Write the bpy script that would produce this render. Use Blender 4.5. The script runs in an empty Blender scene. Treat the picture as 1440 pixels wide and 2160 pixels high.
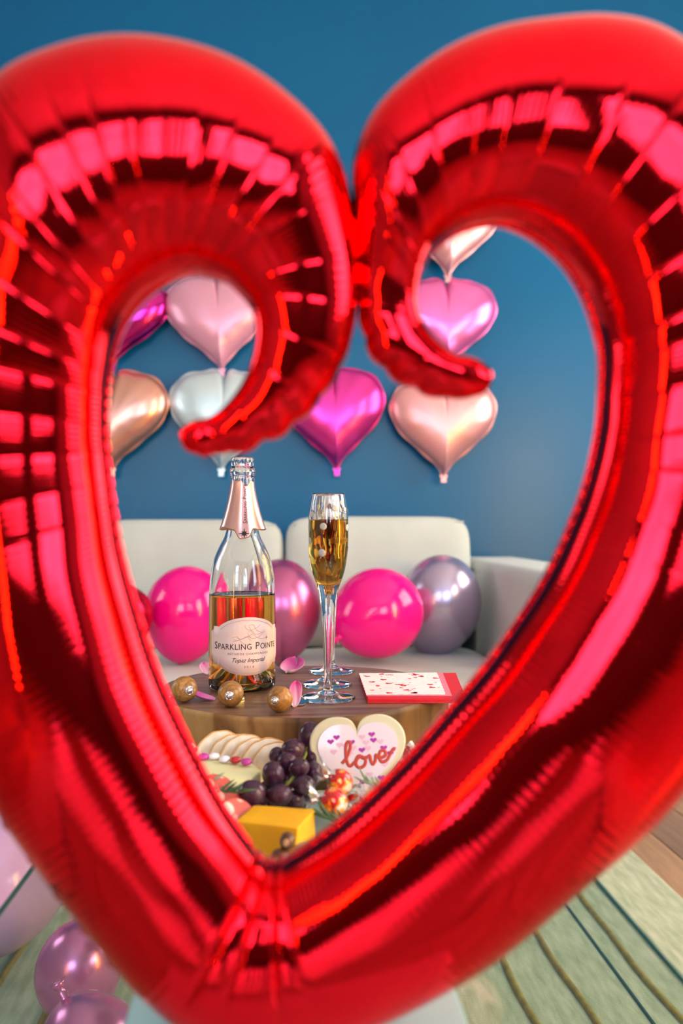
import bpy, bmesh, math, random
import numpy as np
from mathutils import Vector, Matrix, Euler, noise

random.seed(7)
rng = np.random.default_rng(7)
scene = bpy.context.scene
C = scene.collection
PI = math.pi

# ------------------------------------------------------------------ camera
W, H, F = 1440.0, 2160.0, 1700.0          # frame and focal length in pixels
VPX, VPY = 603.0, 1107.0                  # where the room's depth axis (+Y) vanishes
CAM_Z = 0.76
cam_d = bpy.data.cameras.new('camera')
cam = bpy.data.objects.new('camera', cam_d)
C.objects.link(cam)
cam_d.sensor_fit = 'VERTICAL'
cam_d.sensor_height = 36.0
cam_d.sensor_width = 24.0
cam_d.lens = 36.0 * F / H
yaw = math.atan((W / 2 - VPX) / F)
pitch = math.atan((VPY - H / 2) / math.hypot(F, W / 2 - VPX))
cam.location = (0, 0, CAM_Z)
cam.rotation_euler = (PI / 2 + pitch, 0, -yaw)
cam_d.clip_start = 0.01
cam_d.dof.use_dof = True
cam_d.dof.focus_distance = 1.03
cam_d.dof.aperture_fstop = 3.8
scene.camera = cam
CR = cam.rotation_euler.to_matrix()
CRn = np.array(CR)

def ray(px, py):
    return CR @ Vector(((px - W / 2) / F, (H / 2 - py) / F, -1.0))
def PY(px, py, Y):                        # point of a pixel's ray at depth Y
    d = ray(px, py)
    return Vector((0, 0, CAM_Z)) + d * (Y / d.y)
def PZ(px, py, z):                        # point of a pixel's ray at height z
    d = ray(px, py)
    return Vector((0, 0, CAM_Z)) + d * ((z - CAM_Z) / d.z)

# ------------------------------------------------------------------ world, light, exposure
world = bpy.data.worlds.new('world')
scene.world = world
world.use_nodes = True
world.node_tree.nodes['Background'].inputs[0].default_value = (0.75, 0.85, 1.0, 1)
world.node_tree.nodes['Background'].inputs[1].default_value = 0.6

X0, X1, Y0, Y1, ZC = -2.1, 2.2, -2.7, 2.86, 2.85   # the room

def window_light(name, loc, rot, sx, sy, power, col):
    l = bpy.data.lights.new(name, 'AREA')
    l.shape = 'RECTANGLE'; l.size = sx; l.size_y = sy
    l.energy = power; l.color = col
    o = bpy.data.objects.new(name, l); C.objects.link(o)
    o.location = loc; o.rotation_euler = rot
    return o
# daylight through the windows: (name, centre, rotation, width, height, watts, colour)
WIN = [
    ('daylight_right', (X1 - 0.05, 1.75, 1.60), (0, PI / 2, 0), 1.3, 1.1, 38, (1.0, 0.96, 0.90)),
    ('daylight_left', (X0 + 0.05, 1.75, 1.45), (0, -PI / 2, 0), 0.9, 0.55, 9, (0.86, 0.9, 1.0)),
    ('daylight_right_rear', (X1 - 0.05, -0.55, 1.60), (0, PI / 2, 0), 1.3, 1.2, 40, (0.86, 0.94, 1.0)),
    ('daylight_back_left', (-0.95, Y0 + 0.05, 1.65), (PI / 2, 0, 0), 1.3, 1.2, 48, (0.58, 0.76, 1.0)),
    ('daylight_back_right', (1.05, Y0 + 0.05, 1.65), (PI / 2, 0, 0), 1.3, 1.2, 48, (0.58, 0.76, 1.0)),
]
for w_ in WIN:
    window_light(*w_)

scene.view_settings.view_transform = 'Standard'
scene.view_settings.look = 'None'
scene.view_settings.exposure = 0.12
scene.view_settings.gamma = 1.0
scene.view_settings.use_curve_mapping = False
cy = scene.cycles
cy.max_bounces = 14
cy.transmission_bounces = 14
cy.glossy_bounces = 4
cy.diffuse_bounces = 3
cy.transparent_max_bounces = 16
cy.sample_clamp_indirect = 6.0
cy.use_denoising = True
cy.use_adaptive_sampling = True
cy.adaptive_threshold = 0.08
cy.adaptive_min_samples = 16

# ------------------------------------------------------------------ helpers
def lin(c):
    return tuple(((v / 255) / 12.92 if v / 255 <= 0.04045 else ((v / 255 + 0.055) / 1.055) ** 2.4) for v in c)

class NT:
    def __init__(self, name):
        self.m = bpy.data.materials.new(name); self.m.use_nodes = True
        self.t = self.m.node_tree; self.b = self.t.nodes['Principled BSDF']
        self.out = self.t.nodes['Material Output']
    def n(self, typ, **kw):
        nd = self.t.nodes.new(typ)
        for k, v in kw.items():
            if hasattr(nd, k): setattr(nd, k, v)
            else: nd.inputs[k.replace('_', ' ')].default_value = v
        return nd
    def l(self, a, b): self.t.links.new(a, b)
    def set(self, **kw):
        for k, v in kw.items():
            self.b.inputs[k].default_value = v
    def coords(self, scale=(1, 1, 1), kind='Object'):
        tc = self.n('ShaderNodeTexCoord'); mp = self.n('ShaderNodeMapping')
        mp.inputs['Scale'].default_value = scale
        self.l(tc.outputs[kind], mp.inputs['Vector'])
        return mp.outputs['Vector']
    def ramp(self, fac, stops):
        r = self.n('ShaderNodeValToRGB')
        e = r.color_ramp.elements
        e[0].position, e[1].position = stops[0][0], stops[-1][0]
        e[0].color, e[1].color = (*stops[0][1], 1), (*stops[-1][1], 1)
        for p, c in stops[1:-1]:
            x = e.new(p); x.color = (*c, 1)
        self.l(fac, r.inputs[0]); return r.outputs[0]
    def bump(self, fac, strength=0.2, dist=0.01):
        b = self.n('ShaderNodeBump'); b.inputs['Strength'].default_value = strength
        b.inputs['Distance'].default_value = dist
        self.l(fac, b.inputs['Height']); self.l(b.outputs[0], self.b.inputs['Normal'])

def mat(name, rgb, rough=0.5, metal=0.0, var=0.06, nscale=20, bump=0.0, bscale=None, bdist=0.002, **kw):
    """principled with a slight procedural colour variation and relief"""
    t = NT(name); c = lin(rgb)
    t.set(Roughness=rough, Metallic=metal)
    for k, v in kw.items():
        t.b.inputs[k.replace('_', ' ')].default_value = v
    v = t.coords()
    nz = t.n('ShaderNodeTexNoise'); nz.inputs['Scale'].default_value = nscale; nz.inputs['Detail'].default_value = 4
    t.l(v, nz.inputs['Vector'])
    lo = tuple(max(0, x * (1 - var)) for x in c); hi = tuple(min(1, x * (1 + var)) for x in c)
    t.l(t.ramp(nz.outputs['Fac'], [(0.3, lo), (0.7, hi)]), t.b.inputs['Base Color'])
    if bump:
        n2 = t.n('ShaderNodeTexNoise'); n2.inputs['Scale'].default_value = bscale or nscale * 4; n2.inputs['Detail'].default_value = 5
        t.l(v, n2.inputs['Vector'])
        t.bump(n2.outputs['Fac'], bump, bdist)
    return t.m

def mesh_obj(name, verts, faces, m, parent=None, smooth=True, recalc=False):
    me = bpy.data.meshes.new(name)
    me.from_pydata([tuple(v) for v in verts], [], [tuple(f) for f in faces])
    if recalc:
        bm = bmesh.new(); bm.from_mesh(me)
        bmesh.ops.recalc_face_normals(bm, faces=bm.faces[:]); bm.to_mesh(me); bm.free()
    return me_obj(name, me, m, parent, smooth)

def me_obj(name, me, m, parent=None, smooth=True):
    if smooth:
        me.polygons.foreach_set('use_smooth', [True] * len(me.polygons))
    for mm in (m if isinstance(m, (list, tuple)) else [m]):
        if mm: me.materials.append(mm)
    o = bpy.data.objects.new(name, me); C.objects.link(o)
    if parent: o.parent = parent
    return o

def bm_obj(name, bm, m, parent=None, smooth=True, recalc=True):
    me = bpy.data.meshes.new(name)
    if recalc: bmesh.ops.recalc_face_normals(bm, faces=bm.faces[:])
    bm.to_mesh(me); bm.free()
    return me_obj(name, me, m, parent, smooth)

def thing(name, loc=(0, 0, 0), rot=(0, 0, 0), label=None, cat=None, group=None, kind=None):
    o = bpy.data.objects.new(name, None); C.objects.link(o)
    o.location = loc; o.rotation_euler = rot; o.empty_display_size = 0.02
    return tag(o, label, cat, group, kind)
def tag(o, label=None, cat=None, group=None, kind=None):
    if label: o['label'] = label
    if cat: o['category'] = cat
    if group: o['group'] = group
    if kind: o['kind'] = kind
    return o

def lathe(profile, seg=64, closed_ends=True):
    """profile of (r, z) from bottom to top; r=0 ends become poles"""
    V, Fc, rings = [], [], []
    for r, z in profile:
        if r < 1e-7:
            V.append((0, 0, z)); rings.append([len(V) - 1])
        else:
            st = len(V)
            for k in range(seg):
                a = 2 * PI * k / seg
                V.append((r * math.cos(a), r * math.sin(a), z))
            rings.append(list(range(st, st + seg)))
    for A, B in zip(rings[:-1], rings[1:]):
        for k in range(seg):
            k2 = (k + 1) % seg
            if len(A) == 1 and len(B) == 1: continue
            if len(A) == 1: Fc.append((A[0], B[k2], B[k]))
            elif len(B) == 1: Fc.append((A[k], A[k2], B[0]))
            else: Fc.append((A[k], A[k2], B[k2], B[k]))
    return V, Fc

def smooth_profile(pts, n=6):
    """Catmull-Rom through (r,z) points"""
    P = [np.array(p, float) for p in pts]; out = []
    for i in range(len(P) - 1):
        p0 = P[max(i - 1, 0)]; p1 = P[i]; p2 = P[i + 1]; p3 = P[min(i + 2, len(P) - 1)]
        for k in range(n):
            t = k / n
            q = 0.5 * ((2 * p1) + (-p0 + p2) * t + (2 * p0 - 5 * p1 + 4 * p2 - p3) * t * t + (-p0 + 3 * p1 - 3 * p2 + p3) * t ** 3)
            out.append((max(q[0], 0.0), q[1]))
    out.append(tuple(P[-1])); return out

def rounded_box(w, d, h, r, seg=3, sub=0):
    """box centred in x,y with its base at z=0"""
    bm = bmesh.new(); bmesh.ops.create_cube(bm, size=1)
    for v in bm.verts: v.co = Vector((v.co.x * w, v.co.y * d, (v.co.z + 0.5) * h))
    if sub: bmesh.ops.subdivide_edges(bm, edges=bm.edges[:], cuts=sub, use_grid_fill=True)
    if r > 0:
        es = [e for e in bm.edges if len(e.link_faces) == 2 and e.calc_face_angle(0) > 0.5]
        bmesh.ops.bevel(bm, geom=es, offset=r, segments=seg, affect='EDGES', profile=0.5)
    return bm

def puff_box(w, d, h, n=14, e=5.0, puff=0.12):
    """soft cushion: a superellipsoid-like box with bulging faces, base at z=0"""
    bm = bmesh.new(); bmesh.ops.create_cube(bm, size=2)
    bmesh.ops.subdivide_edges(bm, edges=bm.edges[:], cuts=n, use_grid_fill=True)
    for v in bm.verts:
        p = v.co
        nrm = (abs(p.x) ** e + abs(p.y) ** e + abs(p.z) ** e) ** (1 / e)
        q = p / nrm
        bulge = 1 + puff * (1 - min(1, abs(q.x)) ** 2) * (1 - min(1, abs(q.z)) ** 2)
        v.co = Vector((q.x * w / 2, q.y * d / 2 * (bulge if abs(q.y) > 0.3 else 1), (q.z * 0.5 + 0.5) * h))
    return bm

def tube(path, radius, seg=8, closed=False, caps=True):
    P = [Vector(p) for p in path]; n = len(P)
    rad = radius if isinstance(radius, (list, tuple)) else [radius] * n
    V, Fc = [], []
    up = Vector((0.13, 0.21, 0.97)).normalized()
    for i, p in enumerate(P):
        a = P[i - 1] if (i > 0 or closed) else P[i]; b = P[(i + 1) % n] if (i < n - 1 or closed) else P[i]
        t = (b - a).normalized()
        s = t.cross(up)
        if s.length < 1e-4: s = t.cross(Vector((1, 0, 0)))
        s.normalize(); q = s.cross(t)
        for k in range(seg):
            an = 2 * PI * k / seg
            V.append(p + (s * math.cos(an) + q * math.sin(an)) * rad[i])
    m = n if closed else n - 1
    for i in range(m):
        j = (i + 1) % n
        for k in range(seg):
            k2 = (k + 1) % seg
            Fc.append((i * seg + k, i * seg + k2, j * seg + k2, j * seg + k))
    if caps and not closed:
        Fc.append(tuple(range(seg))[::-1]); Fc.append(tuple((n - 1) * seg + k for k in range(seg)))
    return V, Fc

def join(parts):
    V, Fc = [], []
    for v, f in parts:
        b = len(V); V += list(v); Fc += [tuple(i + b for i in q) for q in f]
    return V, Fc

def prism(outline, z0, z1, dome=None):
    n = len(outline)
    V = [(x, y, z0) for x, y in outline] + [(x, y, z1) for x, y in outline]
    Fc = [tuple(range(n))[::-1], tuple(range(n, 2 * n))]
    for k in range(n):
        k2 = (k + 1) % n
        Fc.append((k, k2, n + k2, n + k))
    return V, Fc

def ellipsoid(rx, ry, rz, u=24, v=14, fn=None):
    V, Fc = lathe([(math.sin(PI * i / v), -math.cos(PI * i / v)) if 0 < i < v else (0, -1 if i == 0 else 1) for i in range(v + 1)], u)
    out = []
    for x, y, z in V:
        k = fn(x, y, z) if fn else 1.0
        out.append((x * rx * k, y * ry * k, z * rz * k))
    return out, Fc

def copy_tree(o, parent=None):
    c = o.copy(); C.objects.link(c); c.parent = parent
    for ch in list(o.children): copy_tree(ch, c)
    return c

def heart_pts(n=96, w=1.0, h=1.0, fill=0.0):
    """heart outline, notch up, roughly inside [-.5,.5]^2"""
    out = []
    for k in range(n):
        t = 2 * PI * k / n
        x = 16 * math.sin(t) ** 3
        y = 13 * math.cos(t) - 5 * math.cos(2 * t) - 2 * math.cos(3 * t) - math.cos(4 * t)
        v = (y + 2.6) / 29.0
        if v > 0.1: v += fill * math.exp(-(x / 4.2) ** 2)             # shallower notch
        x *= 1 + 0.16 * math.sin(PI * min(1, max(0, (0.5 - v)))) * (1 - abs(x) / 20)   # fuller flanks
        out.append((x / 32.0 * w, v * h))
    return out

def text_verts(body, size, spacing=1.0, shear=0.0, extrude=0.00008, align='CENTER'):
    cu = bpy.data.curves.new('text_tmp', 'FONT'); cu.body = body; cu.size = size
    cu.align_x = align; cu.space_character = spacing; cu.shear = shear; cu.extrude = extrude
    cu.resolution_u = 3
    o = bpy.data.objects.new('text_tmp', cu); C.objects.link(o)
    dg = bpy.context.evaluated_depsgraph_get()
    me = bpy.data.meshes.new_from_object(o.evaluated_get(dg))
    V = [tuple(v.co) for v in me.vertices]; Fc = [tuple(p.vertices) for p in me.polygons]
    bpy.data.objects.remove(o); bpy.data.curves.remove(cu); bpy.data.meshes.remove(me)
    return V, Fc

# ------------------------------------------------------------------ room materials
def wall_material():
    t = NT('blue_wall_paint'); v = t.coords()
    n1 = t.n('ShaderNodeTexNoise'); n1.inputs['Scale'].default_value = 1.2
    t.l(v, n1.inputs['Vector'])
    t.l(t.ramp(n1.outputs['Fac'], [(0.3, lin((0, 88, 132))), (0.7, lin((0, 95, 139)))]), t.b.inputs['Base Color'])
    t.set(Roughness=0.30); t.b.inputs['Specular IOR Level'].default_value = 0.27
    n2 = t.n('ShaderNodeTexNoise'); n2.inputs['Scale'].default_value = 160; n2.inputs['Detail'].default_value = 3
    t.l(v, n2.inputs['Vector']); t.bump(n2.outputs['Fac'], 0.12, 0.002)
    return t.m
M_wall = wall_material()
M_plain = mat('pale_wall_paint', (140, 132, 126), 0.8, nscale=2)
M_backwall = mat('taupe_wall_paint', (66, 54, 50), 0.8, nscale=2)
M_ceil = mat('ceiling_paint', (238, 236, 230), 0.9, nscale=2)
M_white = mat('white_paint', (225, 225, 220), 0.45, nscale=8)

def wood_mat(name, c1, c2, scale, dist=6, rough=0.45, bump=0.1):
    t = NT(name); v = t.coords(scale)
    nz = t.n('ShaderNodeTexNoise'); nz.inputs['Scale'].default_value = 3; nz.inputs['Detail'].default_value = 8
    nz.inputs['Distortion'].default_value = 1.2; nz.inputs['Roughness'].default_value = 0.62
    t.l(v, nz.inputs['Vector'])
    t.l(t.ramp(nz.outputs['Fac'], [(0.3, lin(c1)), (0.68, lin(c2))]), t.b.inputs['Base Color'])
    t.set(Roughness=rough); t.bump(nz.outputs['Fac'], bump, 0.002)
    return t.m
M_floor = [wood_mat('oak_plank_%s' % s, a, b, (9, 0.8, 9), rough=0.4) for s, a, b in
           (('light', (150, 112, 84), (190, 148, 112)), ('mid', (128, 98, 78), (164, 128, 102)), ('grey', (120, 100, 86), (152, 130, 112)))]

# ------------------------------------------------------------------ room shell
def slab(name, x0, x1, y0, y1, z0, z1, m):
    V = [(x, y, z) for z in (z0, z1) for x, y in ((x0, y0), (x1, y0), (x1, y1), (x0, y1))]
    Fc = [(3, 2, 1, 0), (4, 5, 6, 7), (0, 1, 5, 4), (1, 2, 6, 5), (2, 3, 7, 6), (3, 0, 4, 7)]
    return V, Fc
def room_slab(name, *a):
    m = a[-1]
    o = mesh_obj(name, *slab(name, *a), m, smooth=False)
    return tag(o, kind='structure')
floor = room_slab('floor', X0, X1, Y0, Y1, -0.12, -0.012, M_floor[1])
room_slab('ceiling', X0, X1, Y0, Y1, ZC, ZC + 0.1, M_ceil)
room_slab('wall_far', X0 - .1, X1 + .1, Y1, Y1 + 0.1, -0.12, ZC + .1, M_wall)
room_slab('wall_back', X0 - .1, X1 + .1, Y0 - 0.1, Y0, -0.12, ZC + .1, M_backwall)
room_slab('wall_left', X0 - 0.1, X0, Y0, Y1, -0.12, ZC + .1, M_plain)
room_slab('wall_right', X1, X1 + 0.1, Y0, Y1, -0.12, ZC + .1, M_plain)
room_slab('baseboard_far', X0, X1, Y1 - 0.015, Y1, 0.0, 0.12, M_white)

# floor planks
pw = 0.135
plank_me = []
for m_ in M_floor:
    bm = rounded_box(pw - 0.003, 1.38 - 0.003, 0.012, 0.0012, 1)
    me = bpy.data.meshes.new('plank'); bm.to_mesh(me); bm.free(); me.materials.append(m_); plank_me.append(me)
nc = int((X1 - X0) / pw)
for i in range(nc):
    for j in range(4):
        o = bpy.data.objects.new('plank', plank_me[random.choice((0, 1, 1, 2))]); C.objects.link(o)
        o.parent = floor
        o.location = (X0 + pw * (i + 0.5) + 0.03, Y0 + 0.7 + 1.385 * j, -0.012)

# windows (frames in front of the daylight)
M_pane = mat('window_glass', (200, 215, 225), 0.1)
for i, (nm, loc, rot, sx, sy, pw_, col) in enumerate(WIN):
    w = thing('window_%d' % (i + 1), loc, (0, 0, 0), kind='structure')
    horiz = abs(rot[1]) > 0.1
    inw = -1 if loc[0] > 1.5 else 1
    wy, wz = (sy, sx) if horiz else (sx, sy)
    def bar(nm_, u0, u1, v0, v1, d0=-0.03, d1=0.02):
        if horiz:
            a, b = sorted((inw * d0, inw * d1))
            V, Fc = slab('', a, b, u0, u1, v0, v1, None)
        else:
            V, Fc = slab('', u0, u1, d0, d1, v0, v1, None)
        mesh_obj(nm_, V, Fc, M_white, w, smooth=False)
    t_ = 0.06
    bar('frame_side', -wy / 2 - t_, -wy / 2, -wz / 2 - t_, wz / 2 + t_)
    bar('frame_side', wy / 2, wy / 2 + t_, -wz / 2 - t_, wz / 2 + t_)
    bar('frame_rail', -wy / 2, wy / 2, wz / 2, wz / 2 + t_)
    bar('window_sill', -wy / 2 - t_, wy / 2 + t_, -wz / 2 - t_, -wz / 2, -0.03, 0.05)
    bar('mullion', -0.02, 0.02, -wz / 2, wz / 2, 0.005, 0.02)
    bar('mullion', -wy / 2, wy / 2, 0.1, 0.13, 0.005, 0.02)
    bar('pane', -wy / 2, wy / 2, -wz / 2, wz / 2, -0.03, -0.02)

# ------------------------------------------------------------------ unseen column lamps, added to put orange reflections in the red foil
def lamp_glow():
    t = NT('added_lamp_glow'); v = t.coords((1, 1, 20))
    nz = t.n('ShaderNodeTexNoise'); nz.inputs['Scale'].default_value = 6
    t.l(v, nz.inputs['Vector'])
    col = t.ramp(nz.outputs['Fac'], [(0.3, (1.0, 0.50, 0.03)), (0.7, (1.0, 0.60, 0.05))])
    t.l(col, t.b.inputs['Base Color']); t.l(col, t.b.inputs['Emission Color'])
    t.b.inputs['Emission Strength'].default_value = LAMP
    return t.m
LAMP = 50.0
M_lampglow = lamp_glow()
M_lampbase = mat('dark_lamp_base', (50, 38, 30), 0.5, nscale=10)
def added_column_lamp(x, y, rad, lb):
    t = thing('added_lamp', (x, y, 0.0), label=lb, cat='lamp', group='added warm column lamps for foil reflections')
    mesh_obj('base', *lathe([(0, 0), (0.11, 0), (0.11, 0.02), (0.02, 0.035), (0.012, 0.30), (0, 0.30)], 32), M_lampbase, t)
    pr_ = [(0, 0.30)] + [(rad + 0.003 * math.cos(k * PI), 0.30 + 1.15 * k / 46) for k in range(47)] + [(0, 1.45)]
    mesh_obj('glow_column', *lathe(pr_, 40), M_lampglow, t)
added_column_lamp(1.65, 0.20, 0.05, 'unseen warm column lamp added for the orange streak on the left inner edge of the red heart')
added_column_lamp(-1.35, -1.5, 0.016, 'unseen thin warm column lamp added for glints on the right limb of the red heart')

# ------------------------------------------------------------------ rug
def rug_mat():
    t = NT('sage_rug_pile'); v = t.coords()
    n1 = t.n('ShaderNodeTexNoise'); n1.inputs['Scale'].default_value = 5; n1.inputs['Detail'].default_value = 6
    v2 = t.coords((14, 3, 1))
    t.l(v2, n1.inputs['Vector'])
    t.l(t.ramp(n1.outputs['Fac'], [(0.3, lin((142, 156, 122))), (0.55, lin((172, 180, 150))), (0.75, lin((196, 198, 174)))]), t.b.inputs['Base Color'])
    t.set(Roughness=0.85); t.b.inputs['Sheen Weight'].default_value = 0.4
    n2 = t.n('ShaderNodeTexNoise'); n2.inputs['Scale'].default_value = 350
    t.l(v, n2.inputs['Vector']); t.bump(n2.outputs['Fac'], 0.4, 0.003)
    return t.m
rug = thing('area_rug', (0, 0.6, 0), label='sage green area rug with raised gold lines under the glass table', cat='rug')
bm = rounded_box(1.595, 3.0, 0.012, 0.004, 2)
o = bm_obj('rug_pile', bm, rug_mat(), rug, smooth=False); o.location = (-0.0025, 0, 0)
M_goldline = mat('gold_rug_yarn', (150, 132, 58), 0.6, nscale=60, var=0.25)
M_darkline = mat('dark_green_line', (58, 88, 80), 0.7, nscale=60, var=0.2)
def rug_line(x, wob, r, m, nm):
    ph = random.random() * 6
    pts = [(x + wob * (math.sin(y * 9 + ph) + 0.5 * math.sin(y * 23 + 2 * ph)), y, 0.0125) for y in np.linspace(-1.48, 1.48, 90)]
    mesh_obj(nm, *tube(pts, r, 6), m, rug)
for x in (0.375, 0.461, 0.593, -0.31, -0.365, -0.465): rug_line(x, 0.004, 0.0062, M_goldline, 'gold_line')
for x in (0.550, -0.6): rug_line(x, 0.0, 0.003, M_darkline, 'dark_line')  # thin straight dark green lines along the length of the rug

# ------------------------------------------------------------------ glass coffee table
TZ = 0.47
def thin_glass(name, tint, refl=1.0, rough=0.0):
    t = NT(name); t.t.nodes.remove(t.b)
    tr = t.n('ShaderNodeBsdfTransparent'); tr.inputs[0].default_value = (*tint, 1)
    gl = t.n('ShaderNodeBsdfGlossy'); gl.inputs['Roughness'].default_value = rough
    v = t.coords(); nz = t.n('ShaderNodeTexNoise'); nz.inputs['Scale'].default_value = 3
    t.l(v, nz.inputs['Vector'])
    fr = t.n('ShaderNodeFresnel'); fr.inputs['IOR'].default_value = 1.5
    mx = t.n('ShaderNodeMixShader')
    t.l(fr.outputs[0], mx.inputs[0]); t.l(tr.outputs[0], mx.inputs[1]); t.l(gl.outputs[0], mx.inputs[2])
    t.l(mx.outputs[0], t.out.inputs[0])
    return t.m
M_tglass = thin_glass('table_glass', (0.68, 0.77, 0.70))
M_tedge = mat('green_glass_edge', (22, 92, 84), 0.1, nscale=10)
M_steel = mat('brushed_steel', (190, 190, 195), 0.25, 1.0, nscale=40)
TX0, TX1, TY0, TY1 = -0.214, 0.253, -0.30, 1.46
tbl = thing('coffee_table', ((TX0 + TX1) / 2, (TY0 + TY1) / 2, 0), label='glass topped coffee table with green glass edges holding the wood slab', cat='table')
tw, tl = TX1 - TX0, TY1 - TY0
mesh_obj('glass_top', [(-tw / 2, -tl / 2, TZ), (tw / 2, -tl / 2, TZ), (tw / 2, tl / 2, TZ), (-tw / 2, tl / 2, TZ)], [(0, 1, 2, 3)], M_tglass, tbl, smooth=False)
for nm, a in (('glass_edge', (-tw / 2 - .0015, -tw / 2 + .0005, -tl / 2, tl / 2)), ('glass_edge', (tw / 2 - .0005, tw / 2 + .0015, -tl / 2, tl / 2)),
              ('glass_edge', (-tw / 2, tw / 2, -tl / 2 - .0015, -tl / 2 + .0005)), ('glass_edge', (-tw / 2, tw / 2, tl / 2 - .0005, tl / 2 + .0015))):
    mesh_obj(nm, *slab('', *a, TZ - 0.004, TZ, None), M_tedge, tbl, smooth=False)
for sx in (-1, 1):
    for sy in (-1, 1):
        V, Fc = lathe([(0, 0.0125), (0.017, 0.0125), (0.017, 0.0185), (0.011, 0.024), (0.011, TZ - 0.016), (0.02, TZ - 0.012), (0.02, TZ - 0.0015), (0, TZ - 0.0015)], 24)
        o = mesh_obj('leg', V, Fc, M_steel, tbl); o.location = (sx * (tw / 2 - 0.035), sy * (tl / 2 - 0.035), 0)

# pale aqua serving board
BZ = TZ + 0.008
M_aqua = mat('pale_aqua_glass', (168, 204, 198), 0.12, nscale=6, Coat_Weight=0.6)
bm = rounded_box(0.195, 0.50, 0.008, 0.002, 2)
brd = bm_obj('serving_board', bm, M_aqua, smooth=False)
brd.location = (0.006, 0.60, TZ)
tag(brd, 'long pale aqua glass serving board under the cheeses and grapes', 'board')

# ------------------------------------------------------------------ sofa
def fabric(name, c):
    t = NT(name); v = t.coords()
    n1 = t.n('ShaderNodeTexNoise'); n1.inputs['Scale'].default_value = 6
    t.l(v, n1.inputs['Vector'])
    c = lin(c)
    t.l(t.ramp(n1.outputs['Fac'], [(0.3, tuple(x * .93 for x in c)), (0.7, tuple(min(1, x * 1.05) for x in c))]), t.b.inputs['Base Color'])
    t.set(Roughness=0.9); t.b.inputs['Sheen Weight'].default_value = 0.2
    w = t.n('ShaderNodeTexNoise'); w.inputs['Scale'].default_value = 420
    t.l(v, w.inputs['Vector']); t.bump(w.outputs['Fac'], 0.35, 0.002)
    return t.m
M_sofa = fabric('oatmeal_linen', (196, 199, 191))
M_leg = wood_mat('dark_sofa_leg', (50, 34, 24), (74, 52, 38), (4, 4, 1))
SX = -0.31                                   # sofa centre line
sofa = thing('sofa', (SX, 2.3, 0), label='cream linen three seat sofa against the blue wall', cat='sofa')
def spart(nm, bm, loc, rot=(0, 0, 0)):
    o = bm_obj(nm, bm, M_sofa, sofa); o.location = (loc[0] - SX, loc[1] - 2.3, loc[2]); o.rotation_euler = rot; return o
spart('base', rounded_box(1.79, 0.86, 0.16, 0.02, 3), (SX, 2.32, 0.09))
spart('back_frame', rounded_box(1.79, 0.15, 0.56, 0.04, 4), (SX, 2.70, 0.10))
for k in range(3):
    cx = 0.292 - 0.594 * k
    spart('seat_cushion', puff_box(0.592, 0.66, 0.155, 14, 7, 0.03), (cx, 2.18, 0.235))
    bm = puff_box(0.588, 0.20, 0.41 if k == 0 else 0.40, 16, 8, 0.16)
    b_ = spart('back_cushion', bm, (cx, 2.56, 0.372), (math.radians(-7), 0, math.radians(0.8 if k == 0 else 0)))
    # top seam of the cushion
    pts = [(x, -0.088, (0.385 if k == 0 else 0.375) - 0.006 * math.sin(x * 20)) for x in np.linspace(-0.27, 0.27, 24)]
    mesh_obj('piping', *tube(pts, 0.0022, 6), M_sofa, b_)
for s in (-1, 1):
    ax = 0.592 + 0.11 if s > 0 else SX - (0.592 + 0.11 - SX)
    spart('armrest', rounded_box(0.215, 0.92, 0.55, 0.035, 4, 0), (ax, 2.31, 0.10))
    for yy in (1.93, 2.68):
        V, Fc = lathe([(0, 0.013), (0.016, 0.013), (0.024, 0.10), (0, 0.10)], 16)
        o = mesh_obj('leg', V, Fc, M_leg, sofa); o.location = (ax - SX, yy - 2.3, 0)

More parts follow.
